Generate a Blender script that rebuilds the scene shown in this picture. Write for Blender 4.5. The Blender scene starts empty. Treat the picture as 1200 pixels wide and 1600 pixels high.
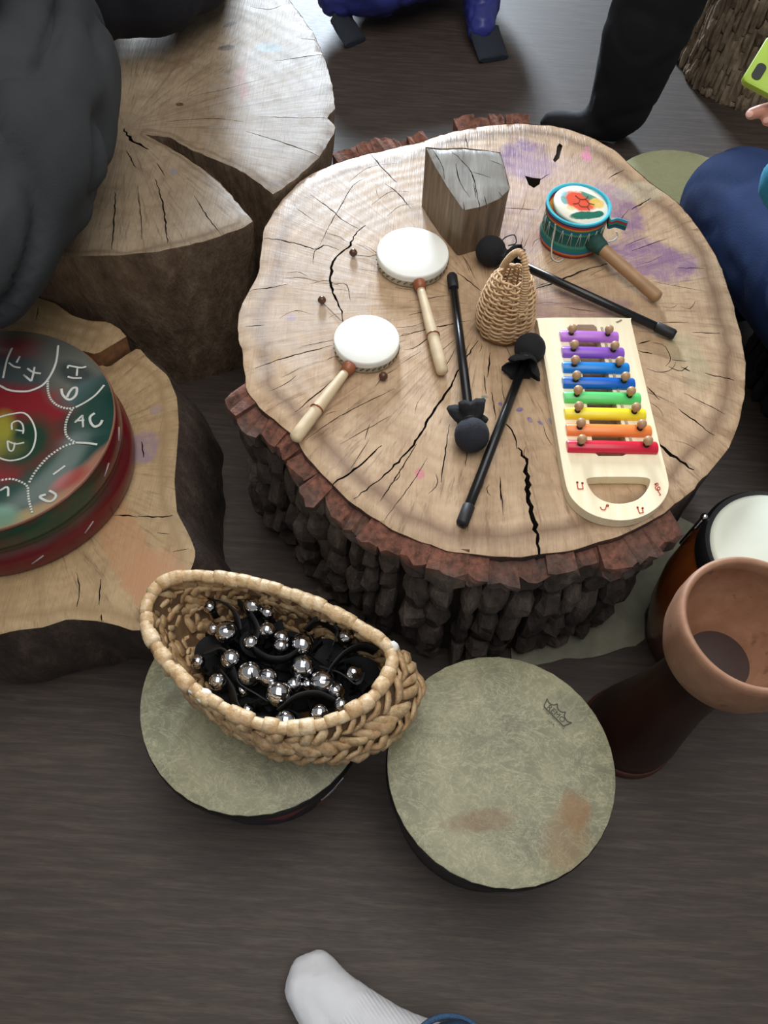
import bpy, math, random
import numpy as np
from mathutils import Vector, Matrix, noise, geometry

# ------------------------------------------------------------------ camera
SC = bpy.context.scene
COL = SC.collection
F_PX, CAM_H = 1300.0, 1.45
NADIR = (-50.0, 800.0)                       # straight-down point, offset from the image centre
_d = Vector((NADIR[0], -NADIR[1], -F_PX)).normalized()
_zc = -_d
_f = Vector((0, 0, -1.0))
_yc = (_f - _f.dot(_zc) * _zc).normalized()
_xc = _yc.cross(_zc)
CAM_R = Matrix((_xc, _yc, _zc))
cam_data = bpy.data.cameras.new('camera')
cam = bpy.data.objects.new('camera', cam_data)
COL.objects.link(cam)
cam_data.sensor_fit = 'VERTICAL'
cam_data.sensor_height = 36.0
cam_data.sensor_width = 27.0
cam_data.lens = F_PX / 1600.0 * 36.0
cam_data.clip_start = 0.02
cam.matrix_world = Matrix.Translation((0, 0, CAM_H)) @ CAM_R.to_4x4()
SC.camera = cam

# ------------------------------------------------------------------ light
world = bpy.data.worlds.new('room_air')
SC.world = world
world.use_nodes = True
world.node_tree.nodes['Background'].inputs[0].default_value = (0.93, 0.97, 1.0, 1)
world.node_tree.nodes['Background'].inputs[1].default_value = 0.26


def area(name, loc, target, sx, sy, power, col):
    L = bpy.data.lights.new(name, 'AREA')
    L.shape = 'RECTANGLE'
    L.size, L.size_y = sx, sy
    L.energy = power
    L.color = col
    o = bpy.data.objects.new(name, L)
    COL.objects.link(o)
    o.location = loc
    o.rotation_euler = (Vector(target) - Vector(loc)).to_track_quat('-Z', 'Y').to_euler()
    return o


area('window_daylight', (-0.9, 8.6, 2.5), (0.0, 1.0, 0.3), 1.1, 2.0, 1000, (0.76, 0.88, 1.0))
area('ceiling_light_panel', (0.2, 0.8, 3.0), (0.2, 0.8, 0), 2.0, 3.0, 56, (1.0, 0.97, 0.93))
SC.view_settings.view_transform = 'Standard'
SC.view_settings.look = 'None'
SC.view_settings.exposure = 0.12
SC.view_settings.gamma = 1.0
SC.view_settings.use_curve_mapping = False

# ------------------------------------------------------------------ helpers
rng = random.Random(11)
PI = math.pi


def W(u, v, z):
    """world point at height z that the photo shows at pixel u, v"""
    r = CAM_R @ Vector((u - 600.0, 800.0 - v, -F_PX))
    t = (z - CAM_H) / r.z
    return Vector((r.x * t, r.y * t, z))


def lin(c):
    return tuple(((x / 255) / 12.92 if x / 255 <= 0.04045 else ((x / 255 + 0.055) / 1.055) ** 2.4) for x in c) + (1.0,)


class Mat:
    def __init__(s, name):
        s.m = bpy.data.materials.new(name)
        s.m.use_nodes = True
        s.t = s.m.node_tree
        s.b = s.t.nodes['Principled BSDF']
        s._o = None

    def n(s, typ, ins=None, **props):
        nd = s.t.nodes.new('ShaderNode' + typ)
        for k, v in props.items():
            setattr(nd, k, v)
        for k, v in (ins or {}).items():
            s.put(nd.inputs[k], v)
        return nd

    def put(s, sock, v):
        if isinstance(v, bpy.types.NodeSocket):
            s.t.links.new(v, sock)
        elif v is not None:
            sock.default_value = v

    @property
    def obj(s):
        if s._o is None:
            s._o = s.n('TexCoord').outputs['Object']
        return s._o

    def map(s, scale=(1, 1, 1), rot=(0, 0, 0), loc=(0, 0, 0), vec=None):
        return s.n('Mapping', {'Vector': vec or s.obj, 'Scale': scale, 'Rotation': rot, 'Location': loc}).outputs[0]

    def noise(s, scale, detail=4, rough=0.55, vec=None, dist=0.0):
        return s.n('TexNoise', {'Vector': vec or s.obj, 'Scale': scale, 'Detail': detail, 'Roughness': rough, 'Distortion': dist}).outputs['Fac']

    def math(s, op, a, b=0.0, clamp=False):
        nd = s.n('Math', operation=op, use_clamp=clamp)
        s.put(nd.inputs[0], a)
        s.put(nd.inputs[1], b)
        return nd.outputs[0]

    def ramp(s, fac, stops, interp='LINEAR'):
        nd = s.n('ValToRGB', {'Fac': fac})
        cr = nd.color_ramp
        cr.interpolation = interp
        while len(cr.elements) < len(stops):
            cr.elements.new(0.5)
        for e, (p, col) in zip(cr.elements, stops):
            e.position = p
            e.color = lin(col) if len(col) == 3 else col
        return nd.outputs[0]

    def step(s, fac, a, b):
        return s.n('MapRange', {'Value': fac, 'From Min': a, 'From Max': b, 'To Min': 0.0, 'To Max': 1.0}, clamp=True).outputs[0]

    def mix(s, fac, a, b, mode='MIX'):
        nd = s.n('Mix', data_type='RGBA', blend_type=mode)
        s.put(nd.inputs[0], fac)
        s.put(nd.inputs[6], lin(a) if isinstance(a, tuple) and len(a) == 3 else a)
        s.put(nd.inputs[7], lin(b) if isinstance(b, tuple) and len(b) == 3 else b)
        return nd.outputs[2]

    def sep(s, vec=None):
        return s.n('SeparateXYZ', {'Vector': vec or s.obj}).outputs

    def comb(s, x, y, z=0.0):
        return s.n('CombineXYZ', {'X': x, 'Y': y, 'Z': z}).outputs[0]

    def rand(s):
        return s.n('ObjectInfo').outputs['Random']

    def attr(s, name):
        return s.n('Attribute', attribute_name=name).outputs['Fac']

    def blob(s, cx, cy, rx, ry, rot=0.0, rag=0.35, ns=25.0, soft=0.25):
        """irregular patch in the object's xy plane, 1 inside"""
        v = s.n('Mapping', {'Vector': s.obj, 'Location': (cx, cy, 0), 'Rotation': (0, 0, rot), 'Scale': (rx, ry, 1)}, vector_type='TEXTURE').outputs[0]
        x, y, _ = s.sep(v)
        d = s.math('SQRT', s.math('ADD', s.math('MULTIPLY', x, x), s.math('MULTIPLY', y, y)))
        d = s.math('ADD', d, s.math('MULTIPLY', s.math('SUBTRACT', s.noise(ns, 5, 0.65), 0.5), rag * 2.6))
        return s.math('SUBTRACT', 1.0, s.step(d, 1 - soft, 1 + soft))

    def bump(s, h, strength=0.3, dist=0.005, normal=None):
        return s.n('Bump', {'Height': h, 'Strength': strength, 'Distance': dist, 'Normal': normal}).outputs[0]

    def out(s, color, rough=0.6, normal=None, **kw):
        s.put(s.b.inputs['Base Color'], lin(color) if isinstance(color, tuple) and len(color) == 3 else color)
        s.put(s.b.inputs['Roughness'], rough)
        if normal is not None:
            s.put(s.b.inputs['Normal'], normal)
        for k, v in kw.items():
            s.put(s.b.inputs[k.replace('_', ' ')], v)
        return s.m


class G:
    """collects vertices and faces; build() links them as one mesh object"""

    def __init__(s):
        s.v, s.f, s.mi = [], [], []

    def add(s, vs, fs, mi=0):
        o = len(s.v)
        s.v += [tuple(p) for p in vs]
        s.f += [tuple(i + o for i in f) for f in fs]
        s.mi += [mi] * len(fs)
        return s

    def tube(s, path, rad, seg=8, closed=False, flat=1.0, up=None, mi=0):
        path = [Vector(p) for p in path]
        n = len(path)
        if not hasattr(rad, '__len__'):
            rad = [rad] * n
        vs, fs = [], []
        prev = None
        for i, p in enumerate(path):
            if closed:
                t = path[(i + 1) % n] - path[i - 1]
            else:
                t = path[min(i + 1, n - 1)] - path[max(i - 1, 0)]
            t.normalize()
            if up is not None:
                a = Vector(up) - Vector(up).dot(t) * t
            elif prev is None:
                a = Vector((0, 0, 1)) - t.z * t
                if a.length < 0.2:
                    a = Vector((1, 0, 0)) - t.x * t
            else:
                a = prev - prev.dot(t) * t
            a.normalize()
            prev = a
            b = t.cross(a)
            for k in range(seg):
                an = 2 * PI * k / seg
                vs.append(p + (a * (math.cos(an) * flat) + b * math.sin(an)) * rad[i])
        m = n if closed else n - 1
        for i in range(m):
            for k in range(seg):
                q, r_ = i * seg, ((i + 1) % n) * seg
                fs.append((q + k, q + (k + 1) % seg, r_ + (k + 1) % seg, r_ + k))
        if not closed:
            fs.append(tuple(reversed(range(seg))))
            fs.append(tuple((n - 1) * seg + k for k in range(seg)))
        return s.add(vs, fs, mi)

    def lathe(s, prof, seg=32, mi=0, c=(0, 0, 0), wob=None):
        vs, fs = [], []
        for i, (r, z) in enumerate(prof):
            for k in range(seg):
                a = 2 * PI * k / seg
                rr = r * (wob(a, z) if wob else 1)
                vs.append((c[0] + rr * math.cos(a), c[1] + rr * math.sin(a), c[2] + z))
        for i in range(len(prof) - 1):
            for k in range(seg):
                fs.append((i * seg + k, i * seg + (k + 1) % seg, (i + 1) * seg + (k + 1) % seg, (i + 1) * seg + k))
        if prof[0][0] > 1e-6:
            fs.append(tuple(reversed(range(seg))))
        if prof[-1][0] > 1e-6:
            fs.append(tuple((len(prof) - 1) * seg + k for k in range(seg)))
        return s.add(vs, fs, mi)

    def ball(s, c, r, seg=16, rings=10, mi=0):
        if not hasattr(r, '__len__'):
            r = (r, r, r)
        vs, fs = [], []
        for i in range(rings + 1):
            ph = PI * i / rings
            for k in range(seg):
                a = 2 * PI * k / seg
                vs.append((c[0] + r[0] * math.sin(ph) * math.cos(a), c[1] + r[1] * math.sin(ph) * math.sin(a), c[2] - r[2] * math.cos(ph)))
        for i in range(rings):
            for k in range(seg):
                fs.append((i * seg + k, i * seg + (k + 1) % seg, (i + 1) * seg + (k + 1) % seg, (i + 1) * seg + k))
        return s.add(vs, fs, mi)

    def prism(s, poly, z0, z1, mi=0, bev=0.0):
        n = len(poly)
        c = Vector((sum(p[0] for p in poly) / n, sum(p[1] for p in poly) / n))
        rows = [(z0, 0)] if not bev else [(z0, bev), (z0 + bev, 0)]
        rows += [(z1, 0)] if not bev else [(z1 - bev, 0), (z1, bev)]
        vs, fs = [], []
        for z, b in rows:
            for p in poly:
                d = Vector((p[0], p[1])) - c
                L = d.length or 1
                q = c + d * max(0, (L - b) / L)
                vs.append((q.x, q.y, z))
        for i in range(len(rows) - 1):
            for k in range(n):
                fs.append((i * n + k, i * n + (k + 1) % n, (i + 1) * n + (k + 1) % n, (i + 1) * n + k))
        fs.append(tuple(reversed(range(n))))
        fs.append(tuple((len(rows) - 1) * n + k for k in range(n)))
        return s.add(vs, fs, mi)

    def ribbon(s, path, width, thick, side, mi=0):
        """flat band; side = vector (or list) of the band's width direction"""
        path = [Vector(p) for p in path]
        n = len(path)
        vs, fs = [], []
        for i, p in enumerate(path):
            t = (path[min(i + 1, n - 1)] - path[max(i - 1, 0)]).normalized()
            w = Vector(side[i] if isinstance(side, list) else side)
            w = (w - w.dot(t) * t).normalized()
            u = t.cross(w)
            for a, b in ((-1, -1), (1, -1), (1, 1), (-1, 1)):
                vs.append(p + w * (a * width / 2) + u * (b * thick / 2))
        for i in range(n - 1):
            for k in range(4):
                fs.append((i * 4 + k, i * 4 + (k + 1) % 4, i * 4 + 4 + (k + 1) % 4, i * 4 + 4 + k))
        fs += [(3, 2, 1, 0), tuple((n - 1) * 4 + k for k in range(4))]
        return s.add(vs, fs, mi)

    def move(s, M):
        s.v = [tuple(M @ Vector(p)) for p in s.v]
        return s

    def build(s, name, mats, parent=None, smooth=True, matrix=None, angle=None):
        me = bpy.data.meshes.new(name)
        me.from_pydata(s.v, [], s.f)
        for m in (mats if isinstance(mats, (list, tuple)) else [mats]):
            me.materials.append(m)
        if any(s.mi):
            me.polygons.foreach_set('material_index', s.mi)
        me.polygons.foreach_set('use_smooth', [smooth] * len(me.polygons))
        me.update()
        if smooth and angle:
            me.set_sharp_from_angle(angle=math.radians(angle))
        o = bpy.data.objects.new(name, me)
        COL.objects.link(o)
        if parent is not None:
            o.parent = parent
        if matrix is not None:
            o.matrix_local = matrix
        return o


def thing(name, label, cat, loc=(0, 0, 0), rotz=0.0, group=None):
    o = bpy.data.objects.new(name, None)
    o.empty_display_size = 0.05
    COL.objects.link(o)
    o.location = loc
    o.rotation_euler = (0, 0, rotz)
    return tag(o, label, cat, group)


def tag(o, label, cat, group=None):
    o['label'] = label
    o['category'] = cat
    if group:
        o['group'] = group
    return o


def crom(pts, sub=6, closed=True):
    """Catmull-Rom through points"""
    pts = [Vector(p) for p in pts]
    n = len(pts)
    res = []
    for i in range(n if closed else n - 1):
        if closed:
            a, b, c, d = pts[i - 1], pts[i], pts[(i + 1) % n], pts[(i + 2) % n]
        else:
            a, b, c, d = pts[max(i - 1, 0)], pts[i], pts[i + 1], pts[min(i + 2, n - 1)]
        for k in range(sub):
            t = k / sub
            res.append(0.5 * ((2 * b) + (c - a) * t + (2 * a - 5 * b + 4 * c - d) * t * t + (3 * b - a - 3 * c + d) * t ** 3))
    if not closed:
        res.append(pts[-1])
    return res


def resample(pts, step, closed=True):
    pts = [Vector(p) for p in pts]
    q = pts + [pts[0]] if closed else pts
    L = [0.0]
    for a, b in zip(q, q[1:]):
        L.append(L[-1] + (b - a).length)
    n = max(3, int(round(L[-1] / step)))
    out, j = [], 0
    for i in range(n if closed else n + 1):
        d = L[-1] * i / n
        while j < len(L) - 2 and L[j + 1] < d:
            j += 1
        t = (d - L[j]) / max(1e-9, L[j + 1] - L[j])
        out.append(q[j].lerp(q[j + 1], min(1, t)))
    return out


def area2(pts):
    return 0.5 * sum(a[0] * b[1] - b[0] * a[1] for a, b in zip(pts, pts[1:] + pts[:1]))


def ccw(pts):
    return pts if area2(pts) > 0 else list(reversed(pts))


def inside(p, poly):
    c = False
    j = len(poly) - 1
    for i in range(len(poly)):
        a, b = poly[i], poly[j]
        if (a[1] > p[1]) != (b[1] > p[1]) and p[0] < (b[0] - a[0]) * (p[1] - a[1]) / (b[1] - a[1]) + a[0]:
            c = not c
        j = i
    return c


def crack_poly(pts, w):
    """thin ragged outline round a polyline; w = greatest width"""
    p = resample(crom([Vector((q[0], q[1])) for q in pts], 4, False), 0.008, False)
    n = len(p)
    Lp, Rp = [], []
    for i, q in enumerate(p):
        t = (p[min(i + 1, n - 1)] - p[max(i - 1, 0)]).normalized()
        nn = Vector((-t.y, t.x))
        e = i / (n - 1)
        wid = w * (0.25 + 0.75 * math.sin(PI * min(1, max(0, e * 0.9 + 0.05)))) * rng.uniform(0.6, 1.15) * 0.5
        q = q + nn * rng.uniform(-0.5, 0.5) * w * 0.7
        Lp.append(q + nn * wid)
        Rp.append(q - nn * wid)
    return ccw(Lp + list(reversed(Rp)))


def cut_face(name, outline, cracks, zf, mat, parent, grid=0.025, crack_mat=None, relief=0.0012, deep=4.0):
    """sawn face with real, recessed cracks; outline and cracks in the parent's xy"""
    outline = ccw([Vector((p[0], p[1])) for p in outline])
    polys = [outline]
    depth = [0]
    for pts, w in cracks:
        polys.append(crack_poly(pts, w) if len(pts) > 1 and w > 0 else ccw([Vector(p) for p in pts]))
        depth.append(min(0.035, max(0.006, deep * abs(w))) if w > 0 else -w)
    vs, es, fs = [], [], []
    for pl in polys:
        o = len(vs)
        vs += [Vector((p.x, p.y)) for p in pl]
        fs.append(list(range(o, o + len(pl))))
    xs = [p.x for p in outline]
    ys = [p.y for p in outline]
    x = min(xs)
    while x < max(xs):
        y = min(ys)
        while y < max(ys):
            q = Vector((x + rng.uniform(-.3, .3) * grid, y + rng.uniform(-.3, .3) * grid))
            if inside(q, outline):
                vs.append(q)
            y += grid
        x += grid
    V, E, Fc, _ov, _oe, of = geometry.delaunay_2d_cdt(vs, es, fs, 1, 1e-6)
    O = np.array([(p.x, p.y) for p in outline])
    A, B = O, np.roll(O, -1, 0)
    rim = []
    for p in V:
        d = B - A
        t = np.clip(((np.array((p.x, p.y)) - A) * d).sum(1) / np.maximum(1e-12, (d * d).sum(1)), 0, 1)
        rim.append(float(np.sqrt((((A + d * t[:, None]) - np.array((p.x, p.y))) ** 2).sum(1).min())))
    zt = [zf(p.x, p.y) + relief * noise.noise(Vector((p.x * 30, p.y * 30, 1.3))) - 0.004 * max(0, 1 - r / 0.008) ** 2 for p, r in zip(V, rim)]
    g = G()
    vt = [(p.x, p.y, z) for p, z in zip(V, zt)]
    g.v = list(vt)
    attr = list(rim)
    low = {}
    top_edges = {}
    cr = []
    for f, o in zip(Fc, of):
        if 0 not in o:
            continue
        ids = [k for k in o if k > 0]
        if not ids:
            g.f.append(tuple(f))
            g.mi.append(0)
        else:
            cr.append((f, max(depth[k] for k in ids)))
    crackedges = {}
    for f, dp in cr:
        for i in f:
            low[i] = max(low.get(i, 0), dp)
    idx = {}
    for i, dp in low.items():
        idx[i] = len(g.v)
        g.v.append((V[i].x, V[i].y, zt[i] - dp))
        attr.append(rim[i])
    for f, dp in cr:
        g.f.append(tuple(idx[i] for i in f))
        g.mi.append(1)
        for a, b in zip(f, list(f[1:]) + [f[0]]):
            if (b, a) in crackedges:
                crackedges.pop((b, a))
            else:
                crackedges[(a, b)] = 1
    for a, b in crackedges:
        g.f.append((a, b, idx[b], idx[a]))
        g.mi.append(1)
    o = g.build(name, [mat, crack_mat or mat], parent, smooth=True, angle=35)
    at = o.data.attributes.new('rim', 'FLOAT', 'POINT')
    at.data.foreach_set('value', attr)
    return o


def trunk_side(name, outline, z_of, rows, scale_f, mat, parent, amp=0.004, freq=25.0, shift=(0, 0), foot=0.0):
    """side wall of a log; rows from top (0) to foot (1)"""
    outline = ccw([Vector((p[0], p[1])) for p in outline])
    n = len(outline)
    c = Vector((sum(p.x for p in outline) / n, sum(p.y for p in outline) / n))
    vs, fs = [], []
    for i in range(rows + 1):
        e = i / rows
        for k, p in enumerate(outline):
            d = p - c
            s = scale_f(e)
            q = c + d * s + Vector(shift) * e
            zt = z_of(p.x, p.y)
            z = zt * (1 - e) + foot * e
            a = amp * min(1, e * 6) * noise.fractal(Vector((q.x * freq, q.y * freq, z * freq * 0.35)), 1.0, 2.0, 3)
            q = q + d.normalized() * a
            vs.append((q.x, q.y, z - (0.003 if i == 0 else 0)))
    for i in range(rows):
        for k in range(n):
            fs.append((i * n + k, (i + 1) * n + k, (i + 1) * n + (k + 1) % n, i * n + (k + 1) % n))
    return G().add(vs, fs).build(name, mat, parent)


def bark_plates(parent, outline, keep, z_top, z_bot, width, height, thick, scale_f, mat, seed, top_cut=True, limit=300):
    """separate bark plates standing on a log's side"""
    R = random.Random(seed)
    outline = ccw([Vector((p[0], p[1])) for p in outline])
    loop = resample(outline, 0.006)
    n = len(loop)
    c = Vector((sum(p.x for p in loop) / n, sum(p.y for p in loop) / n))
    nor = []
    for i in range(n):
        t = loop[(i + 3) % n] - loop[i - 3]
        nor.append(Vector((t.y, -t.x)).normalized())
    H = z_top - z_bot
    s, made = 0.0, 0
    col = 0
    while s < n * 0.006 - width * 0.5 and made < limit:
        w = width * R.uniform(0.7, 1.35)
        mid = int((s + w / 2) / 0.006) % n
        if not keep(loop[mid]):
            s += w
            continue
        z1 = z_top + R.uniform(-0.012, 0.002) * (1 if top_cut else 0.2)
        first = True
        lean = R.uniform(-.3, .3) * w
        while z1 > z_bot + 0.012 and made < limit:
            h = height * R.uniform(0.55, 1.6)
            if first:
                h *= R.uniform(0.6, 1.0)
            z0 = max(z_bot, z1 - h)
            th = thick * R.uniform(0.65, 1.25)
            na, nb = 4, 4
            vs, fs = [], []
            ww = w * (R.uniform(0.98, 1.08) if first else R.uniform(0.86, 1.05))
            ph = R.uniform(0, 50)
            for layer in (0, 1):
                for j in range(nb + 1):
                    b = j / nb
                    z = z1 + (z0 - z1) * b
                    e = (z_top - z) / z_top
                    for i in range(na + 1):
                        a = i / na
                        ss = s + (a - 0.5) * ww * (1 - 0.25 * (2 * b - 1) ** 2 * (0 if (first and b < .5 and top_cut) else 1)) + w / 2 + lean * e
                        ss += R.uniform(-.04, .04) * w
                        k = int(ss / 0.006) % n
                        base = c + (loop[k] - c) * scale_f(e)
                        if layer == 0:
                            off = -0.006
                        else:
                            prof = 1.0 - (0.10 if first and b < 0.6 else 0.4) * abs(2 * a - 1) ** 5
                            vp = 1.0 if (first and b < 0.3 and top_cut) else (0.65 + 0.35 * math.sin(PI * b))
                            off = th * prof * vp * (0.85 + 0.35 * noise.noise(Vector((ss * 45, z * 30, ph))))
                        q = base + nor[k] * off
                        vs.append((q.x, q.y, z + R.uniform(-.003, .003) - ((0.014 if nor[mid].y < .2 else -.012) * (1 - b) * layer * R.uniform(.5, 1.3) if first and top_cut else 0)))
            m = (na + 1) * (nb + 1)
            for j in range(nb):
                for i in range(na):
                    q = m + j * (na + 1) + i
                    fs.append((q, q + na + 1, q + na + 2, q + 1))
            for i in range(na):
                fs.append((i, m + i, m + i + 1, i + 1))
                q = nb * (na + 1) + i
                fs.append((q, q + 1, m + q + 1, m + q))
            for j in range(nb):
                q = j * (na + 1)
                fs.append((q, q + na + 1, m + q + na + 1, m + q))
                q += na
                fs.append((q, m + q, m + q + na + 1, q + na + 1))
            G().add(vs, fs).build('bark_plate', mat, parent, smooth=False)
            made += 1
            first = False
            z1 = z0 - R.uniform(0.001, 0.006)
        s += w * R.uniform(0.98, 1.1)
        col += 1
    return made


def text_mesh(txt, size, depth=0.0):
    cu = bpy.data.curves.new('lettering', 'FONT')
    cu.body = txt
    cu.size = size
    cu.extrude = depth
    cu.resolution_u = 2
    o = bpy.data.objects.new('lettering', cu)
    COL.objects.link(o)
    dg = bpy.context.evaluated_depsgraph_get()
    me = bpy.data.meshes.new_from_object(o.evaluated_get(dg))
    bpy.data.objects.remove(o)
    bpy.data.curves.remove(cu)
    return me


def soft_body(name, caps, voxel, mats, parent=None, smooth=8, fold=0.0, fscale=9.0, fvec=(1, 1, 1), origin=(0, 0, 0)):
    """one continuous surface grown round tapered limbs: caps = [(p0, r0, p1, r1)]"""
    g = G()
    og = Vector(origin)
    for p0, r0, p1, r1 in caps:
        p0, p1 = Vector(p0) - og, Vector(p1) - og
        d = p1 - p0
        L = max(d.length, 1e-4)
        path, rad = [], []
        for k in range(6):
            a = PI / 2 * (1 - k / 5)
            path.append(p0 - d / L * r0 * math.sin(a))
            rad.append(max(1e-4, r0 * math.cos(a)))
        for k in range(6):
            a = PI / 2 * k / 5
            path.append(p1 + d / L * r1 * math.sin(a))
            rad.append(max(1e-4, r1 * math.cos(a)))
        g.tube(path, rad, 14)
    o = g.build(name, mats, parent)
    m = o.modifiers.new('r', 'REMESH')
    m.mode = 'VOXEL'
    m.voxel_size = voxel
    m.use_smooth_shade = True
    m2 = o.modifiers.new('s', 'SMOOTH')
    m2.iterations = smooth
    m2.factor = 0.5
    dg = bpy.context.evaluated_depsgraph_get()
    me = bpy.data.meshes.new_from_object(o.evaluated_get(dg))
    o.modifiers.clear()
    old = o.data
    o.data = me
    bpy.data.meshes.remove(old)
    me.name = name
    me.materials.clear()
    for mm in (mats if isinstance(mats, (list, tuple)) else [mats]):
        me.materials.append(mm)
    if fold:
        nv = len(me.vertices)
        co = np.empty(nv * 3, np.float32)
        me.vertices.foreach_get('co', co)
        no = np.empty(nv * 3, np.float32)
        me.vertices.foreach_get('normal', no)
        co, no = co.reshape(-1, 3), no.reshape(-1, 3)
        nn = np.array([noise.noise(Vector((p[0] * fscale * fvec[0], p[1] * fscale * fvec[1], p[2] * fscale * fvec[2]))) for p in co])
        h = -np.exp(-(nn / 0.13) ** 2) + 0.5 * nn           # creases between soft bulges
        co += no * (h * fold)[:, None]
        me.vertices.foreach_set('co', co.ravel())
    me.polygons.foreach_set('use_smooth', [True] * len(me.polygons))
    me.update()
    return o


# ------------------------------------------------------------------ materials
def wood_top(name, pith, light, mid, dark, rimcol, blobs=(), rimw=0.035, rough=0.42, ring=260.0, saw=0.25, rayk=16.0):
    m = Mat(name)
    x, y, z = m.sep()
    dx, dy = m.math('SUBTRACT', x, pith[0]), m.math('SUBTRACT', y, pith[1])
    r = m.math('SQRT', m.math('ADD', m.math('MULTIPLY', dx, dx), m.math('MULTIPLY', dy, dy)))
    inv = m.math('DIVIDE', rayk, m.math('MAXIMUM', r, 0.01))
    rv = m.comb(m.math('MULTIPLY', dx, inv), m.math('MULTIPLY', dy, inv), m.math('MULTIPLY', r, 5.0))
    rays = m.noise(1.0, 5, 0.65, rv)
    big = m.noise(5.0, 5, 0.65)
    mott = m.noise(26.0, 5, 0.7, None, 0.6)
    fine = m.noise(1.0, 3, 0.6, m.map((320, 14, 1), (0, 0, 0.25)))
    strk = m.noise(2.3, 6, 0.75, rv)
    rr = m.math('ADD', r, m.math('MULTIPLY', m.noise(6.0, 4), 0.07))
    rings = m.math('ADD', m.math('MULTIPLY', m.math('SINE', m.math('MULTIPLY', rr, ring)), 0.5), 0.5)
    c = m.mix(m.step(big, 0.32, 0.68), mid, light)
    c = m.mix(m.math('MULTIPLY', m.step(mott, 0.48, 0.75), 0.45), c, dark)
    c = m.mix(m.math('MULTIPLY', m.step(rays, 0.50, 0.75), 0.6), c, dark)
    c = m.mix(m.math('MULTIPLY', m.step(strk, 0.54, 0.68), 0.7), c, tuple(x * .8 for x in dark))
    c = m.mix(m.math('MULTIPLY', rings, 0.10), c, dark)
    c = m.mix(m.math('MULTIPLY', m.step(fine, 0.5, 0.75), saw), c, dark)
    rim = m.attr('rim')
    band = m.math('SUBTRACT', 1.0, m.step(m.math('ABSOLUTE', m.math('SUBTRACT', m.math('ADD', rim, m.math('MULTIPLY', m.math('SUBTRACT', m.noise(9.0, 4), .5), 0.04)), rimw)), 0.0, rimw * 0.6))
    c = m.mix(m.math('MULTIPLY', band, 0.8), c, rimcol)
    for (cx, cy, rx, ry, rot, col, st) in blobs:
        c = m.mix(m.math('MULTIPLY', m.blob(cx, cy, rx, ry, rot, .5, 22, .16), m.math('MULTIPLY', m.step(mott, .2, .55), st)), c, col)
    h = m.math('ADD', m.math('MULTIPLY', rays, 0.6), m.math('ADD', m.math('MULTIPLY', fine, 0.5), m.math('MULTIPLY', rings, 0.12)))
    rg = m.math('ADD', rough, m.math('MULTIPLY', m.math('SUBTRACT', big, 0.5), 0.25))
    return m.out(c, rg, m.bump(h, 0.5, 0.003), Specular_IOR_Level=0.36)


def bark_mat(name, a, b, c, cut=None, zcut=0.3):
    m = Mat(name)
    v = m.map((1, 1, 0.35))
    n1 = m.noise(22, 6, 0.7, v)
    n2 = m.noise(90, 4, 0.6, v)
    col = m.ramp(n1, [(0.3, a), (0.52, b), (0.72, c)])
    col = m.mix(m.math('MULTIPLY', m.rand(), 0.35), col, a)
    if cut:
        z = m.sep()[2]
        f = m.step(m.math('ADD', z, m.math('MULTIPLY', m.math('SUBTRACT', m.noise(14, 4), 0.5), 0.10)), zcut, zcut + 0.035)
        cc = m.mix(m.step(n2, 0.35, 0.7), cut, tuple(int(x * 0.55) for x in cut))
        col = m.mix(f, col, cc)
    h = m.math('ADD', n1, m.math('MULTIPLY', n2, 0.5))
    return m.out(col, 0.85, m.bump(h, 0.9, 0.008))


def plain(name, col, rough=0.5, var=0.12, ns=30.0, bump=0.0, bscale=200.0, **kw):
    m = Mat(name)
    dk = tuple(x * (1 - var) for x in col)
    c = m.mix(m.step(m.noise(ns, 4), 0.3, 0.7), dk, tuple(col)) if var else None
    nrm = m.bump(m.noise(bscale, 3), bump, 0.002) if bump else None
    return m.out(c if c is not None else tuple(col), rough, nrm, **kw)


def floor_material():
    m = Mat('floor_planks_vinyl')
    v = m.map((1.3, 16, 1), (0, 0, 0.04))
    a = m.noise(6.0, 6, 0.65, v, 0.4)
    b = m.noise(28.0, 4, 0.6, v)
    c = m.ramp(a, [(0.25, (50, 41, 36)), (0.5, (67, 56, 49)), (0.75, (90, 76, 66))])
    c = m.mix(m.math('MULTIPLY', m.step(b, 0.45, 0.75), 0.45), c, (48, 40, 36))
    return m.out(c, m.math('ADD', 0.48, m.math('MULTIPLY', b, 0.2)), m.bump(m.math('ADD', a, b), 0.15, 0.002))


FLOOR = floor_material()
Z1, Z2, Z3 = 0.40, 0.41, 0.24
K1 = (CAM_H - Z1) / 1.12          # size of a pixel on the stump top
O1 = Vector((0.16, 1.08, 0))


def L1(u, v, z=Z1):
    p = W(u, v, z) - O1
    return (p.x, p.y)


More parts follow.
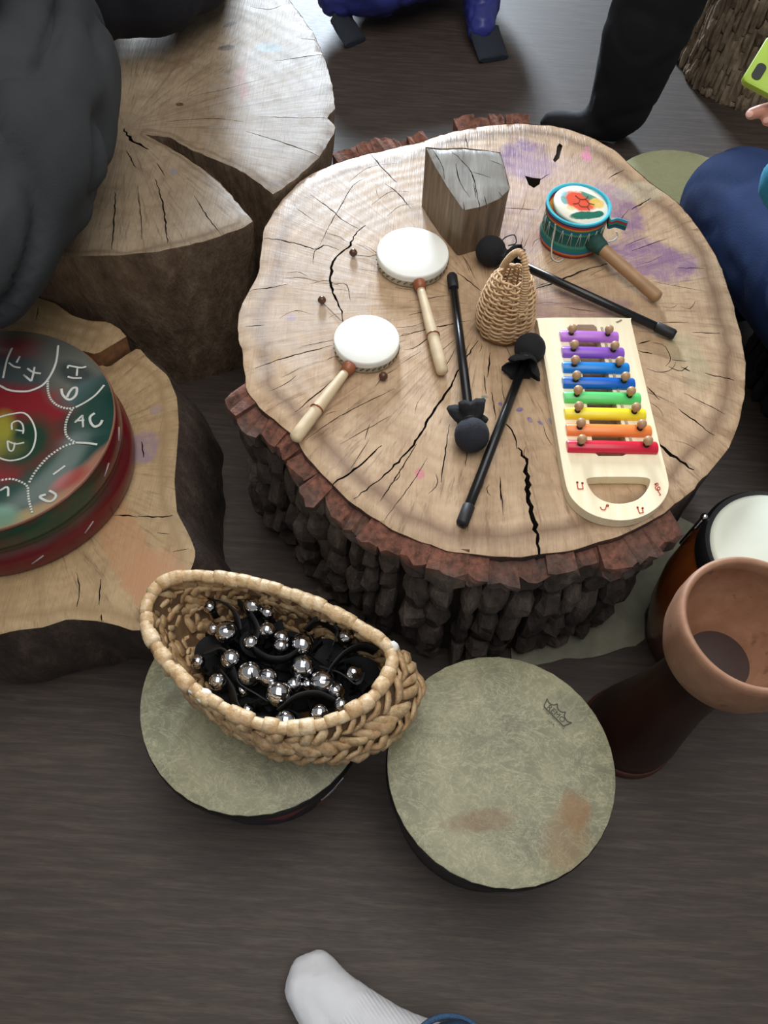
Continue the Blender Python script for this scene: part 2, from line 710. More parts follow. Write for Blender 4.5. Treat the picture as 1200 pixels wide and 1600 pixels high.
purple, mauve = (116, 80, 124), (170, 135, 165)
b1 = []
for u, v, rx, ry, rot, col, st in [
        (822, 250, .055, .065, .3, purple, .85), (968, 322, .035, .07, .5, purple, .7), (1015, 405, .085, .05, -.3, purple, .75),
        (885, 480, .11, .045, 0, (125, 95, 120), .4), (800, 370, .06, .10, 0, (160, 135, 150), .35), (870, 290, .12, .1, 0, (205, 180, 180), .35),
        (916, 243, .010, .016, 0, (205, 120, 150), .8), (918, 232, .008, .006, 0, (205, 120, 150), .6),
        (655, 740, .007, .010, 0, (190, 110, 120), .8), (455, 496, .008, .008, 0, (140, 125, 175), .7), (990, 375, .02, .03, .4, purple, .5),
        (757, 620, .006, .003, 0, (40, 110, 100), .9), (782, 632, .004, .005, .5, (70, 70, 150), .9), (812, 640, .006, .004, .5, (70, 70, 150), .9),
        (828, 656, .004, .006, .3, (80, 70, 150), .9), (845, 661, .006, .003, -.6, (70, 70, 150), .8), (860, 658, .004, .008, .3, (60, 100, 140), .8),
        (1075, 560, .03, .07, .2, (165, 165, 130), .35), (1000, 300, .05, .03, .3, (190, 185, 155), .35),
        (470, 400, .14, .28, 0, (196, 182, 170), .45), (600, 300, .2, .12, 0, (200, 184, 168), .4)]:  # last two put the window's pale sheen into the wood colour
    x, y = L1(u, v)
    b1.append((x, y, rx, ry, rot, col, st))
WOOD1 = wood_top('sawn_oak', L1(762, 478), (202, 173, 141), (178, 147, 114), (126, 94, 66), (112, 84, 62), b1)
CRACK = plain('crack_inside', (46, 33, 25), 0.9, 0.3)
SIDE1 = bark_mat('inner_bark', (38, 30, 27), (60, 46, 40), (84, 66, 56), (112, 76, 62), Z1 - .03)
BARK1 = bark_mat('grey_brown_bark', (44, 38, 36), (88, 76, 70), (130, 116, 106), (142, 92, 74), Z1 - .045)

# ------------------------------------------------------------------ floor
g = G()
N = 40
g.add([(-4, -3, 0), (4.5, -3, 0), (4.5, 9.2, 0), (-4, 9.2, 0), (-4, -3, -0.05), (4.5, -3, -0.05), (4.5, 9.2, -0.05), (-4, 9.2, -0.05)],
      [(0, 1, 2, 3), (7, 6, 5, 4), (0, 4, 5, 1), (1, 5, 6, 2), (2, 6, 7, 3), (3, 7, 4, 0)])
fl = g.build('floor', FLOOR, smooth=False)
fl['kind'] = 'structure'
fl['label'] = 'dark brown grey wood grain floor'

WALLM = plain('painted_wall', (206, 202, 192), .85, .04, 3)
g = G()
for x0, x1, z0, z1 in ((-4, -1.5, 0, 3.7), (-.3, 4.5, 0, 3.7), (-1.5, -.3, 0, 1.4), (-1.5, -.3, 3.6, 3.7)):
    g.prism([(x0, 9.0), (x1, 9.0), (x1, 9.15), (x0, 9.15)], z0, z1)
wl = g.build('wall_back', WALLM, smooth=False)
wl['kind'] = 'structure'
g = G()
for x0, x1, z0, z1 in ((-1.5, -1.44, 1.4, 3.6), (-.36, -.3, 1.4, 3.6), (-1.44, -.36, 1.4, 1.46), (-1.44, -.36, 3.54, 3.6), (-.93, -.87, 1.46, 3.54)):
    g.prism([(x0, 9.02), (x1, 9.02), (x1, 9.1), (x0, 9.1)], z0, z1)
wn = g.build('window_1', plain('white_window_frame', (232, 232, 228), .5, .03), smooth=False)
wn['kind'] = 'structure'

# ------------------------------------------------------------------ big central stump
st1 = thing('tree_stump', 'large oval tree stump with red brown bark, instruments laid out on top', 'tree stump', O1)
out1_px = [(700, 205), (780, 192), (850, 193), (905, 205), (960, 232), (985, 255), (1020, 285), (1060, 315), (1100, 365), (1130, 420), (1145, 470),
           (1160, 530), (1166, 590), (1160, 640), (1145, 690), (1110, 735), (1070, 775), (1030, 805), (980, 830), (920, 852), (850, 865), (780, 868),
           (700, 858), (640, 838), (590, 812), (540, 775), (500, 735), (475, 705), (460, 680), (430, 655), (400, 630), (384, 600), (380, 560), (372, 520),
           (372, 490), (385, 460), (402, 430), (408, 395), (412, 360), (430, 325), (460, 290), (490, 268), (540, 248), (600, 232), (650, 222)]
out1 = resample(crom([Vector(L1(*p)) for p in out1_px], 5), 0.012)
out1 = [p + Vector((noise.noise(Vector((p.x * 40, p.y * 40, 0))), noise.noise(Vector((p.x * 40, p.y * 40, 9))))) * 0.003 for p in out1]
PXW = 0.00118 * K1
cr_px = [
    ([(571, 352), (556, 364), (545, 386), (522, 405), (517, 427), (518, 450), (526, 469), (534, 487), (537, 502)], 4.5),
    ([(485, 304), (515, 326), (537, 345), (560, 357)], 2.2), ([(412, 371), (447, 377), (474, 384), (496, 390), (507, 382), (530, 390)], 3),
    ([(507, 382), (491, 394), (489, 412)], 1.8), ([(575, 276), (552, 289), (534, 319), (515, 352), (500, 382)], 1.6),
    ([(579, 240), (597, 262), (620, 285)], 2.4), ([(601, 287), (620, 300), (642, 326)], 2.2), ([(387, 454), (421, 450), (451, 444)], 2),
    ([(384, 510), (414, 508)], 1.6), ([(399, 576), (444, 559), (519, 540)], 2.2), ([(517, 446), (541, 444), (547, 469)], 1.4),
    ([(627, 525), (669, 514), (736, 500)], 2.4), ([(631, 547), (650, 542), (672, 525)], 1.8), ([(714, 427), (732, 439), (751, 454)], 2.4),
    ([(553, 780), (597, 745), (642, 700), (673, 650), (699, 612), (718, 576), (746, 532)], 3.6), ([(762, 590), (766, 551)], 2.2),
    ([(785, 656), (801, 674), (809, 702)], 2.6), ([(808, 700), (820, 716), (823, 747), (829, 789), (834, 817), (840, 845), (843, 872)], 7.5),
    ([(781, 747), (783, 782)], 1.8), ([(998, 537), (1016, 532)], 3), ([(997, 548), (1019, 553)], 3), ([(1011, 604), (1030, 625)], 2.2),
    ([(1022, 682), (1040, 702), (1058, 716), (1084, 735)], 6), ([(515, 758), (553, 735), (596, 696)], 3.4), ([(594, 783), (623, 739), (651, 694)], 2),
    ([(689, 754), (695, 713), (702, 663)], 2), ([(727, 729), (730, 704)], 1.6), ([(759, 615), (757, 587)], 2), ([(768, 612), (775, 656)], 2),
    ([(781, 745), (786, 805)], 1.7), ([(461, 644), (521, 593)], 2), ([(477, 688), (531, 650), (616, 607)], 1.5), ([(531, 694), (610, 650)], 1.3),
    ([(829, 454), (867, 442), (900, 427), (950, 412)], 3.4), ([(975, 265), (950, 279)], 2.4), ([(987, 327), (1017, 309)], 3), ([(987, 392), (1042, 373)], 1.7),
    ([(1058, 419), (1100, 419)], 1.8), ([(1081, 519), (1125, 521)], 2.2), ([(783, 325), (837, 327)], 2.2), ([(1102, 583), (1147, 594)], 2.6),
    ([(1060, 639), (1116, 681)], 2.6), ([(1069, 614), (1133, 647)], 1.8), ([(844, 281), (858, 272)], 2.5), ([(1045, 572), (1062, 580), (1075, 572)], 2.2), ([(1020, 535), (1038, 540), (1048, 560), (1040, 572)], 1.4), ([(1010, 575), (1030, 582), (1048, 578), (1056, 566)], 1.5), ([(1050, 562), (1072, 565)], 2.2), ([(1064, 574), (1078, 580)], 3),
    ([(1035, 503), (1075, 504)], 2), ([(727, 208), (731, 232)], 2), ([(600, 812), (640, 760), (668, 715)], 1.3), ([(730, 830), (738, 770)], 1.2),
    ([(880, 480), (930, 487)], 1.4), ([(1020, 440), (1100, 455)], 1.2), ([(640, 470), (700, 462)], 1.5), ([(560, 420), (590, 425)], 1.2),
    ([(440, 590), (470, 575)], 1.3), ([(620, 255), (575, 262), (545, 285)], 1.2), ([(640, 300), (610, 300), (580, 320)], 1.2), ([(650, 318), (625, 322), (605, 338)], 1.2)]
cracks1 = [([L1(*p) for p in pts], w * PXW) for pts, w in cr_px]
cracks1.append(([Vector(L1(*p)) for p in [(820, 275), (832, 278), (845, 279), (843, 288), (834, 294), (826, 289)]], -0.045))
cracks1.append(([Vector(L1(*p)) for p in [(874, 224), (879, 228), (876, 238), (874, 247), (867, 254), (864, 250), (869, 240), (870, 230)]], -0.006))
_R = random.Random(3)
_pc = Vector(L1(762, 478))
for _ in range(90):
    a = _R.uniform(0, 2 * PI)
    r0 = _R.uniform(.06, .40)
    ln = _R.uniform(.018, .07)
    pts = [_pc + Vector((math.cos(a + da), math.sin(a + da))) * (r0 + ln * t) for t, da in ((0, 0), (.5, _R.uniform(-.03, .03)), (1, _R.uniform(-.04, .04)))]
    if all(inside(p, ccw(out1)) for p in pts):
        cracks1.append((pts, _R.uniform(.7, 1.4) * PXW))
cut_face('sawn_top', out1, cracks1, lambda x, y: Z1, WOOD1, st1, 0.02, CRACK)
sf1 = lambda e: 1.0 - 0.03 * e
trunk_side('trunk', out1, lambda x, y: Z1, 14, sf1, SIDE1, st1, 0.006, foot=.007)


def keep1(p):
    # bark clings round the near side and in two patches at the back
    a = math.degrees(math.atan2(p.y, p.x))
    pr = p + O1.xy
    if pr.y < 0.95 and not (pr.x > 0.44 and pr.y > 0.69):
        return pr.x > -0.40 and pr.y < 0.89
    if pr.y > 1.40:
        return (-0.115 < pr.x < 0.04) or (0.115 < pr.x < 0.26)
    return False


out1b = [p * 1.0 for p in out1]
bark_plates(st1, out1b, keep1, Z1 - 0.006, 0.010, 0.036, 0.085, 0.040, sf1, BARK1, 5)

# ------------------------------------------------------------------ split stump, far left
O2 = Vector((-0.47, 1.46, 0))


def L2(u, v, z=Z2):
    p = W(u, v, z) - O2
    return (p.x, p.y)


b2 = []
for u, v, rx, ry, rot, col, st in [(422, 75, .03, .02, 0, (120, 160, 170), .7), (375, 120, .012, .04, 0, (170, 90, 90), .5), (382, 145, .012, .03, .1, (170, 90, 90), .5),
                                   (281, 163, .008, .006, 0, (70, 45, 30), .9), (352, 75, .02, .010, .4, (66, 44, 30), .9), (360, 38, .02, .008, .8, (66, 44, 30), .7),
                                   (275, 100, .015, .045, -.7, (110, 84, 62), .6), (272, 268, .008, .008, 0, (110, 120, 150), .6), (470, 150, .16, .3, 0, (176, 172, 172), .35)]:
    x, y = L2(u, v)
    b2.append((x, y, rx, ry, rot, col, st))
WOOD2 = wood_top('weathered_oak', L2(195, 200), (160, 142, 118), (138, 118, 94), (92, 74, 55), (110, 90, 70), b2, rimw=0.01, rough=0.58, saw=0.35, ring=180)
SIDE2 = bark_mat('debarked_side', (88, 70, 55), (130, 108, 86), (166, 144, 120))
st2 = thing('tree_stump', 'wide weathered stump with a deep wedge split, people seated on it', 'tree stump', O2)
out2_px = [(228, 208), (265, 213), (300, 233), (350, 253), (384, 269), (427, 302), (464, 276), (500, 242), (523, 205), (524, 193), (511, 183), (524, 166), (520, 135),
           (510, 95), (490, 50), (450, -5), (390, -50), (280, -85), (140, -70), (0, 0), (-90, 130), (-90, 270), (0, 375), (60, 398), (110, 398), (180, 397), (250, 391),
           (325, 373), (380, 354), (396, 344), (376, 320), (345, 284), (310, 257), (280, 237), (250, 220)]
out2 = resample([Vector(L2(*p)) for p in out2_px], 0.012)
out2 = [p + Vector((noise.noise(Vector((p.x * 50, p.y * 50, 0))), noise.noise(Vector((p.x * 50, p.y * 50, 9))))) * 0.003 for p in out2]
cr2 = [([(193, 200), (205, 218), (233, 233)], 5), ([(180, 300), (178, 345), (175, 390)], 2.4), ([(243, 280), (252, 310), (257, 335), (262, 380)], 2.6),
       ([(215, 290), (220, 340), (222, 375)], 1.4), ([(303, 305), (325, 340), (345, 365)], 1.6), ([(246, 255), (258, 275)], 2), ([(198, 235), (212, 262)], 2),
       ([(385, 205), (440, 222), (498, 243)], 2), ([(430, 95), (470, 90), (508, 84)], 2), ([(405, 182), (460, 184), (512, 184)], 1.8), ([(390, 10), (420, 15), (440, 8)], 1.8),
       ([(300, 150), (350, 140), (420, 120)], 1.0), ([(470, 60), (495, 62)], 1.8), ([(260, 190), (330, 185), (380, 190)], 1.2)]
cut_face('sawn_top', out2, [([L2(*p) for p in pts], w * 0.0013) for pts, w in cr2], lambda x, y: Z2, WOOD2, st2, 0.025, CRACK)
trunk_side('trunk', out2, lambda x, y: Z2, 8, lambda e: 1.0 - 0.09 * e, SIDE2, st2, 0.005, 9.0)

# ------------------------------------------------------------------ lobed stump, near left
O3 = Vector((-0.55, 0.78, 0))


def L3(u, v, z=Z3):
    p = W(u, v, z) - O3
    return (p.x, p.y)


b3 = []
for u, v, rx, ry, rot, col, st in [(225, 700, .028, .035, 0, (140, 118, 140), .7), (245, 640, .012, .012, 0, (140, 118, 140), .5),
                                   (200, 855, .034, .14, 0.62, (176, 130, 92), .8), (245, 905, .045, .06, 0.6, (178, 132, 96), .8), (225, 968, .012, .02, .6, (90, 68, 50), .5)]:
    x, y = L3(u, v)
    b3.append((x, y, rx, ry, rot, col, st))
WOOD3 = wood_top('pale_ash', L3(40, 720), (188, 162, 124), (168, 140, 102), (122, 96, 66), (150, 122, 88), b3, rimw=0.02, ring=330, rough=0.5, rayk=11)
SIDE3 = bark_mat('smooth_dark_bark', (44, 35, 30), (76, 60, 52), (110, 92, 80))
st3 = thing('tree_stump', 'low lobed stump with dark bark, painted steel drum standing on it', 'tree stump', O3)
out3_px = [(140, 560), (169, 572), (195, 553), (216, 541), (232, 559), (262, 585), (276, 619), (279, 660), (276, 705), (272, 750), (276, 799), (296, 836), (306, 862), (300, 885),
           (285, 905), (262, 945), (235, 975), (212, 986), (180, 975), (150, 969), (105, 966), (67, 979), (22, 984), (0, 990), (-100, 1010), (-230, 920), (-270, 740),
           (-200, 560), (-60, 520), (50, 540)]
out3 = resample([Vector(L3(*p)) for p in out3_px], 0.012)
cr3 = [([(178, 805), (200, 805), (215, 808)], 2.6), ([(215, 806), (245, 808), (270, 806)], 2.4), ([(120, 895), (124, 920), (120, 948)], 2), ([(157, 905), (155, 945)], 2),
       ([(158, 960), (159, 970)], 2), ([(222, 690), (225, 715)], 3), ([(270, 862), (295, 858)], 1.6), ([(245, 832), (265, 834)], 1.2)]
cut_face('sawn_top', out3, [([L3(*p) for p in pts], w * 0.00115) for pts, w in cr3], lambda x, y: Z3, WOOD3, st3, 0.025, CRACK)


def sf3(e):
    return 1.0 + 0.03 * math.sin(PI * e) + 0.02 * e


trunk_side('trunk', out3, lambda x, y: Z3, 10, sf3, SIDE3, st3, 0.012, 10.0, shift=(.04, .035))
# the back lobe was sawn a little higher and leaves a step
Z3s = Z3 + 0.035
lob_px = [(60, 463), (86, 472), (112, 491), (139, 499), (169, 501), (187, 512), (197, 524), (150, 552), (122, 545), (90, 528), (40, 518), (-60, 515), (-120, 490), (-40, 455), (20, 452)]
lob = resample([Vector(L3(p[0], p[1], Z3s)) for p in lob_px], 0.012)
cut_face('raised_lobe_top', lob, [([L3(60, 480, Z3s), L3(56, 500, Z3s)], 0.002)], lambda x, y: Z3s, WOOD3, st3, 0.025, CRACK)
STEPW = plain('fresh_sawn_step', (150, 106, 72), 0.6, 0.3, 60)
trunk_side('raised_lobe', lob, lambda x, y: Z3s, 8, lambda e: 1.0 - 0.02 * e, STEPW, st3, 0.004, 14.0)

# ------------------------------------------------------------------ tall bark stump, back right
OT = Vector((1.09, 2.64, 0))
BARKT = bark_mat('ridged_grey_bark', (100, 84, 68), (160, 140, 114), (208, 190, 160))
stt = thing('tree_stump', 'tall stump with ridged grey brown bark by the green phone', 'tree stump', OT)
outt = []
for k in range(110):
    a = 2 * PI * k / 110
    r = 0.262 * (1 + 0.04 * math.sin(3 * a + 1) + 0.02 * math.sin(7 * a))
    outt.append(Vector((r * math.cos(a), r * math.sin(a))))
sft = lambda e: 0.94 + 0.06 * e * e + 0.04 * e
WOODT = wood_top('sawn_log_end', (0, 0), (190, 160, 122), (170, 138, 100), (120, 92, 64), (110, 84, 60))
cut_face('sawn_top', [p * 0.94 for p in outt], [([(-.05, -.1), (0.02, 0.0), (.1, .12)], .004)], lambda x, y: 0.46, WOODT, stt, 0.04, CRACK)
trunk_side('trunk', outt, lambda x, y: 0.46, 10, sft, BARKT, stt, 0.004)
bark_plates(stt, outt, lambda p: (p.x * -0.45 + p.y * -0.9) > -0.10, 0.45, 0.0, 0.0155, 0.075, 0.016, sft, BARKT, 8, False)

# ------------------------------------------------------------------ wedge block on the stump
GREYW = Mat('weathered_grey_wood')
_n = GREYW.noise(1.0, 5, 0.65, GREYW.map((60, 9, 9), (0, 0, 0.9)))
_n2 = GREYW.noise(14, 4)
GREYW = GREYW.out(GREYW.mix(GREYW.step(_n2, .3, .7), GREYW.ramp(_n, [(.3, (104, 100, 96)), (.5, (150, 147, 142)), (.75, (182, 180, 176))]), (136, 134, 128)), 0.45, GREYW.bump(_n, 0.6, 0.003))
GREYS = Mat('weathered_wood_side')
_n = GREYS.noise(1.0, 5, 0.6, GREYS.map((55, 55, 6)))
GREYS = GREYS.out(GREYS.ramp(_n, [(.3, (86, 70, 54)), (.52, (130, 110, 88)), (.75, (168, 148, 122))]), 0.6, GREYS.bump(_n, 0.5, 0.003))
OW = W(724, 330, 0.498)
OW.z = Z1
wb = thing('wood_block', 'weathered grey wedge shaped wood block standing on the big stump', 'wood block', OW)
wtop = [(W(u, v, z), z) for u, v, z in [(665, 226, .528), (690, 230, .524), (722, 230, .520), (760, 235, .515), (782, 239, .512), (790, 262, .510), (798, 290, .507), (780, 308, .503), (752, 322, .500), (724, 330, .498), (700, 292, .510), (680, 258, .519)]]
wtp = [Vector((p.x - OW.x, p.y - OW.y)) for p, _ in wtop]
_A = np.array([[p.x, p.y, 1] for p in wtp])
_c = np.linalg.lstsq(_A, np.array([z for _, z in wtop]), rcond=None)[0]
wz = lambda x, y: float(_c[0] * x + _c[1] * y + _c[2]) - Z1
wo = resample(wtp, 0.006)


def LW(u, v):
    p = W(u, v, .512) - OW
    return (p.x, p.y)


wcr = [([(703, 243), (722, 255), (736, 268), (744, 290), (750, 312)], 2.2), ([(670, 235), (690, 262), (695, 280)], 2), ([(712, 258), (718, 282), (735, 302)], 2), ([(736, 268), (768, 274)], 1.5),
       ([(758, 300), (764, 314)], 2), ([(780, 293), (792, 299)], 2), ([(724, 308), (730, 328)], 1.8), ([(748, 305), (754, 320)], 1.5), ([(765, 252), (785, 257)], 1.4), ([(740, 282), (745, 303)], 1.6)]
cut_face('weathered_top', wo, [([LW(*p) for p in pts], w * .00095) for pts, w in wcr], wz, GREYW, wb, 0.012, CRACK, 0.002, 2.5)
_n = len(wo)
_vs, _fs = [], []
for i in range(7):
    e = i / 6
    for p in ccw(wo):
        q = p * (1 - 0.03 * e) + Vector((noise.noise(Vector((p.x * 60, p.y * 60, e * 2))), noise.noise(Vector((p.x * 60, p.y * 60, e * 2 + 7))))) * 0.0015 * (1 if i else 0)
        _vs.append((q.x, q.y, (wz(p.x, p.y) - .002 * (i == 0)) * (1 - e)))
for i in range(6):
    for k in range(_n):
        _fs.append((i * _n + k, (i + 1) * _n + k, (i + 1) * _n + (k + 1) % _n, i * _n + (k + 1) % _n))
_fs.append(tuple(6 * _n + k for k in reversed(range(_n))))
G().add(_vs, _fs).build('split_side', GREYS, wb, angle=40)

# ------------------------------------------------------------------ two hand drums with wooden handles
SKIN = plain('white_drum_skin', (246, 246, 238), 0.32, 0.04, 12)
FRAME = plain('cream_drum_frame', (206, 202, 180), 0.5, 0.1, 60)
STITCH = plain('brown_stitching', (110, 96, 70), 0.8, 0.2)
PALEW = plain('pale_turned_wood', (222, 200, 164), 0.45, 0.08, 40)
COPPER = plain('copper_brown_collar', (158, 92, 58), 0.35, 0.2)
BEAD = plain('dark_wood_bead', (104, 66, 44), 0.3, 0.3, 150)
CORDB = plain('thin_brown_cord', (120, 92, 66), 0.8, 0.1)


def hand_drum(label, c, r, h, hand_px, beads):
    c = W(c[0], c[1], Z1 + h)
    c.z = Z1 + .001
    e = W(hand_px[0], hand_px[1], Z1 + 0.013)
    d = Vector((e.x - c.x, e.y - c.y))
    rz = math.atan2(d.y, d.x)
    L = d.length
    t = thing('hand_drum', label, 'hand drum', c, rz, 'white hand drums on the big stump')
    G().lathe([(r * .96, 0), (r * .985, .002), (r * .99, h - .004), (r * .985, h - .001)], 56).build('frame', FRAME, t, angle=50)
    G().lathe([(r * .99, h * .55), (r * 1.005, h * .56), (r * 1.01, h - .003), (r * .995, h), (r * .97, h + .001), (r * .5, h + .0005), (0, h + .0003)], 56).build('drum_skin', SKIN, t, angle=50)
    gs = G()
    for k in range(34):
        a = 2 * PI * k / 34
        p = Vector((math.cos(a), math.sin(a), 0)) * r * 1.002
        tn = Vector((-math.sin(a), math.cos(a), 0))
        gs.tube([p + tn * -.003 + Vector((0, 0, h * .28)), p + tn * .003 + Vector((0, 0, h * .46))], .0011, 5)
    so = gs.build('stitching', STITCH, t)
    so['kind'] = 'stuff'
    G().tube([(r * .97, 0, h * .52), (r + .004, 0, h * .5), (r + .009, 0, h * .5), (r + .018, 0, h * .48)], [.010, .012, .0105, .009], 14).build('collar', COPPER, t)
    path, rad = [], []
    for k in range(15):
        u = k / 14
        x = r + .016 + (L - r - .016) * u
        path.append((x, 0, h * .48 + (.0125 - h * .48) * u))
        rad.append(.0073 + .0033 * min(1, u * 1.6) - .0008 * (k == 9))
    rad[-1] = .004
    path[-2] = (L - .004, 0, .0125)
    rad[-2] = .0098
    hd = G().tube(path, rad, 16).build('handle', PALEW, t)
    G().tube([(r + (L - r) * .6, 0, .0135), (r + (L - r) * .6 + .002, 0, .0135)], .0116, 16).build('turned_ring', COPPER, hd)
    for (u, v), at in beads:
        p = W(u, v, Z1 + .007) - c
        p = Matrix.Rotation(-rz, 3, 'Z') @ Vector((p.x, p.y, 0))
        b = G().lathe([(.0016, 0), (.005, .0012), (.0075, .0055), (.0075, .0075), (.005, .012), (.0016, .0132)], 14).build('bead', BEAD, t, matrix=Matrix.Translation((p.x, p.y, 0)))
        q = Vector((p.x, p.y, 0)).normalized() * r
        G().tube(crom([(q.x, q.y, h * .4), ((q.x * .6 + p.x * .4), (q.y * .6 + p.y * .4) + .004, .002), (p.x, p.y, .0015)], 5, False), .0006, 5).build('bead_cord', CORDB, t)
    return t


hand_drum('larger white hand drum just in front of the grey wood block', (645, 394), .0645, .026, (692, 584), [((552, 395), 0)])
hand_drum('smaller white hand drum with handle reaching the stump edge, two brown beads beside it', (573, 530), .0545, .025, (459, 688), [((503, 469), 0), ((599, 588), 0)])

# ------------------------------------------------------------------ three black mallets
BLKCL = plain('black_cloth', (24, 24, 28), 0.9, 0.25, 80, 0.6, 500)
NAVYCL = plain('washed_black_cloth', (38, 40, 50), 0.9, 0.25, 60, 0.6, 500)
BLKSH = plain('black_lacquered_shaft', (20, 20, 22), 0.28, 0.1)
BLKRB = plain('black_rubber_cap', (26, 26, 28), 0.55, 0.1)


def mallet(label, ball_px, end_px, rb, cloth, seed):
    R = random.Random(seed)
    b = W(ball_px[0], ball_px[1], Z1 + rb)
    e = W(end_px[0], end_px[1], Z1 + .0105)
    o = Vector((b.x, b.y, Z1))
    t = thing('mallet', label, 'mallet', o, 0, 'black mallets on the big stump')
    B, E_ = b - o, e - o
    d = (E_ - B).normalized()
    g = G().ball((0, 0, 0), rb, 24, 16)
    g.v = [tuple(Vector(p) * (1 + .03 * noise.noise(Vector(p) * 60 + Vector((seed, 0, 0))))) for p in g.v]
    g.move(Matrix.Translation(B)).build('padded_head', cloth, t)
    # gathered skirt of the cloth cover
    q = d.to_track_quat('Z', 'Y').to_matrix().to_4x4()
    M = Matrix.Translation(B) @ q
    prof = [(.015, rb * .80), (.0118, rb * 1.02), (.018, rb * 1.18), (.025, rb * 1.5), (.028, rb * 1.85), (.025, rb * 1.8), (.015, rb * 1.3), (.0082, rb * 1.1)]
    sk = G()
    seg = 40
    ph = R.uniform(0, 6)
    for i, (r, z) in enumerate(prof):
        for k in range(seg):
            a = 2 * PI * k / seg
            w = 1 + (.28 if 2 <= i <= 6 else .06) * math.sin(5 * a + ph + i * .3) * (0.6 + .5 * math.sin(2 * a + ph)) + .06 * math.sin(11 * a)
            zz = z + (.006 * math.sin(3 * a + ph) if 3 <= i <= 6 else 0)
            p = M @ Vector((r * w * math.cos(a), r * w * math.sin(a), zz))
            p.z = max(p.z, .0012)
            sk.v.append(tuple(p))
    for i in range(len(prof) - 1):
        for k in range(seg):
            sk.f.append((i * seg + k, i * seg + (k + 1) % seg, (i + 1) * seg + (k + 1) % seg, (i + 1) * seg + k))
            sk.mi.append(0)
    sk.build('cloth_skirt', BLKCL, t)
    G().lathe([(.0128, -.0018), (.0146, 0), (.0128, .0018)], 18).move(M @ Matrix.Translation((0, 0, rb * 1.02))).build('tie_string', BLKRB, t)
    G().tube([B + d * rb * .8, B.lerp(E_, .5), E_], .0076, 14).build('shaft', BLKSH, t)
    G().tube([E_ - d * .036, E_ - d * .034, E_ - d * .004, E_ - d * .001, E_], [.0082, .0095, .0095, .008, .004], 14).build('end_cap', BLKRB, t)
    return t


mallet('leftmost black mallet, its faded round head nearest the viewer', (737, 680), (706, 430), .0272, NAVYCL, 1)
m2 = mallet('black mallet slanting under the striped drum, head by the grey wood block', (767, 392), (1055, 524), .0272, BLKCL, 2)
mallet('black mallet with head between wicker shaker and xylophone, handle towards the viewer', (828, 545), (721, 821), .0262, BLKCL, 3)
_p = W(790, 385, Z1 + .02) - m2.location
G().tube(crom([_p + Vector((-.012, .004, -.004)), _p + Vector((-.002, .016, .006)), _p + Vector((.014, .018, .012)), _p + Vector((.018, .004, .006)), _p + Vector((.004, -.002, .004))], 6, False), .0012, 6).build('tie_loop', BLKRB, m2)

# ------------------------------------------------------------------ wicker shaker
CANE = Mat('woven_cane')
_n = CANE.noise(40, 4)
CANE = CANE.out(CANE.mix(CANE.math('MULTIPLY', CANE.rand(), .4), CANE.ramp(_n, [(.3, (196, 156, 112)), (.7, (232, 200, 156))]), (176, 136, 94)), 0.5, CANE.bump(CANE.noise(200, 3), .2, .001))
GOURD = plain('gourd_base', (168, 126, 86), 0.5, 0.15)
OSK = W(785, 513, Z1)
ws = thing('wicker_shaker', 'small woven cane shaker with looped handle standing on the stump', 'shaker', OSK, 0.3)
HS, RS = .124, .043


def shr(z):
    e = z / HS
    return RS * (1.0 + .10 * math.sin(min(1, e * 2.2) * PI * .8)) * math.sqrt(max(0.02, 1 - max(0, (e - .30) / .78) ** 2.0))


G().lathe([(RS * .9, 0), (RS * 1.0, .002), (RS * 1.0, .010), (RS * .9, .012)], 36).build('gourd_base', GOURD, ws)
NST = 14
for k in range(NST):
    a = 2 * PI * k / NST
    pts = [(shr(z) * .94 * math.cos(a), shr(z) * .94 * math.sin(a), z) for z in [.008 + (HS - .012) * i / 8 for i in range(9)]]
    G().tube(pts, .0017, 6).build('stake', CANE, ws)
NROW = 25
for i in range(NROW):
    z = .013 + (HS - .017) * i / (NROW - 1)
    pts = []
    for k in range(NST * 4):
        a = 2 * PI * k / (NST * 4)
        w = math.cos(a * NST / 2 + (PI if i % 2 else 0))
        r = shr(z) + .0026 * w
        pts.append((r * math.cos(a), r * math.sin(a), z + .0016 * math.sin(3 * a + i) * .6))
    G().tube(pts, .00185, 6, True).build('weaver', CANE, ws)
hp = crom([(-.010, .030, .090), (-.008, .026, .118), (-.002, .014, .150), (.004, 0, .164), (.008, -.016, .152), (.008, -.030, .122), (.006, -.037, .090), (.005, -.0435, .072)], 5, False)
hnd = G().tube(hp, .0042, 10).build('handle', CANE, ws)
for i, p in enumerate(resample(hp, .0042, False)[1:-1]):
    pp = resample(hp, .0042, False)
    t_ = (pp[i + 2] - pp[i]).normalized()
    q = t_.to_track_quat('Z', 'Y').to_matrix().to_4x4()
    G().lathe([(.0040, -.0018), (.0060, -.0009), (.0062, .0006), (.0040, .0018)], 10).move(Matrix.Translation(p) @ q).build('handle_wrap', CANE, hnd)
G().tube([(.006 + .005 * math.cos(a), -.0465, .072 + .005 * math.sin(a)) for a in [i * .6 for i in range(11)]], .0019, 6).build('cane_curl', CANE, ws)

# ------------------------------------------------------------------ xylophone
ZX = Z1 + .020
OX = W(912, 496, ZX)
_e = W(966, 813, ZX)
RX = math.atan2(_e.y - OX.y, _e.x - OX.x) + PI / 2
OX.z = Z1
xy = thing('xylophone', 'toy xylophone with rainbow coloured bars on a pale wooden board', 'xylophone', OX, RX)
XI = Matrix.Rotation(-RX, 3, 'Z')


def LX(u, v, z=ZX):
    p = W(u, v, z) - OX
    p = XI @ p
    return Vector((p.x, p.y))


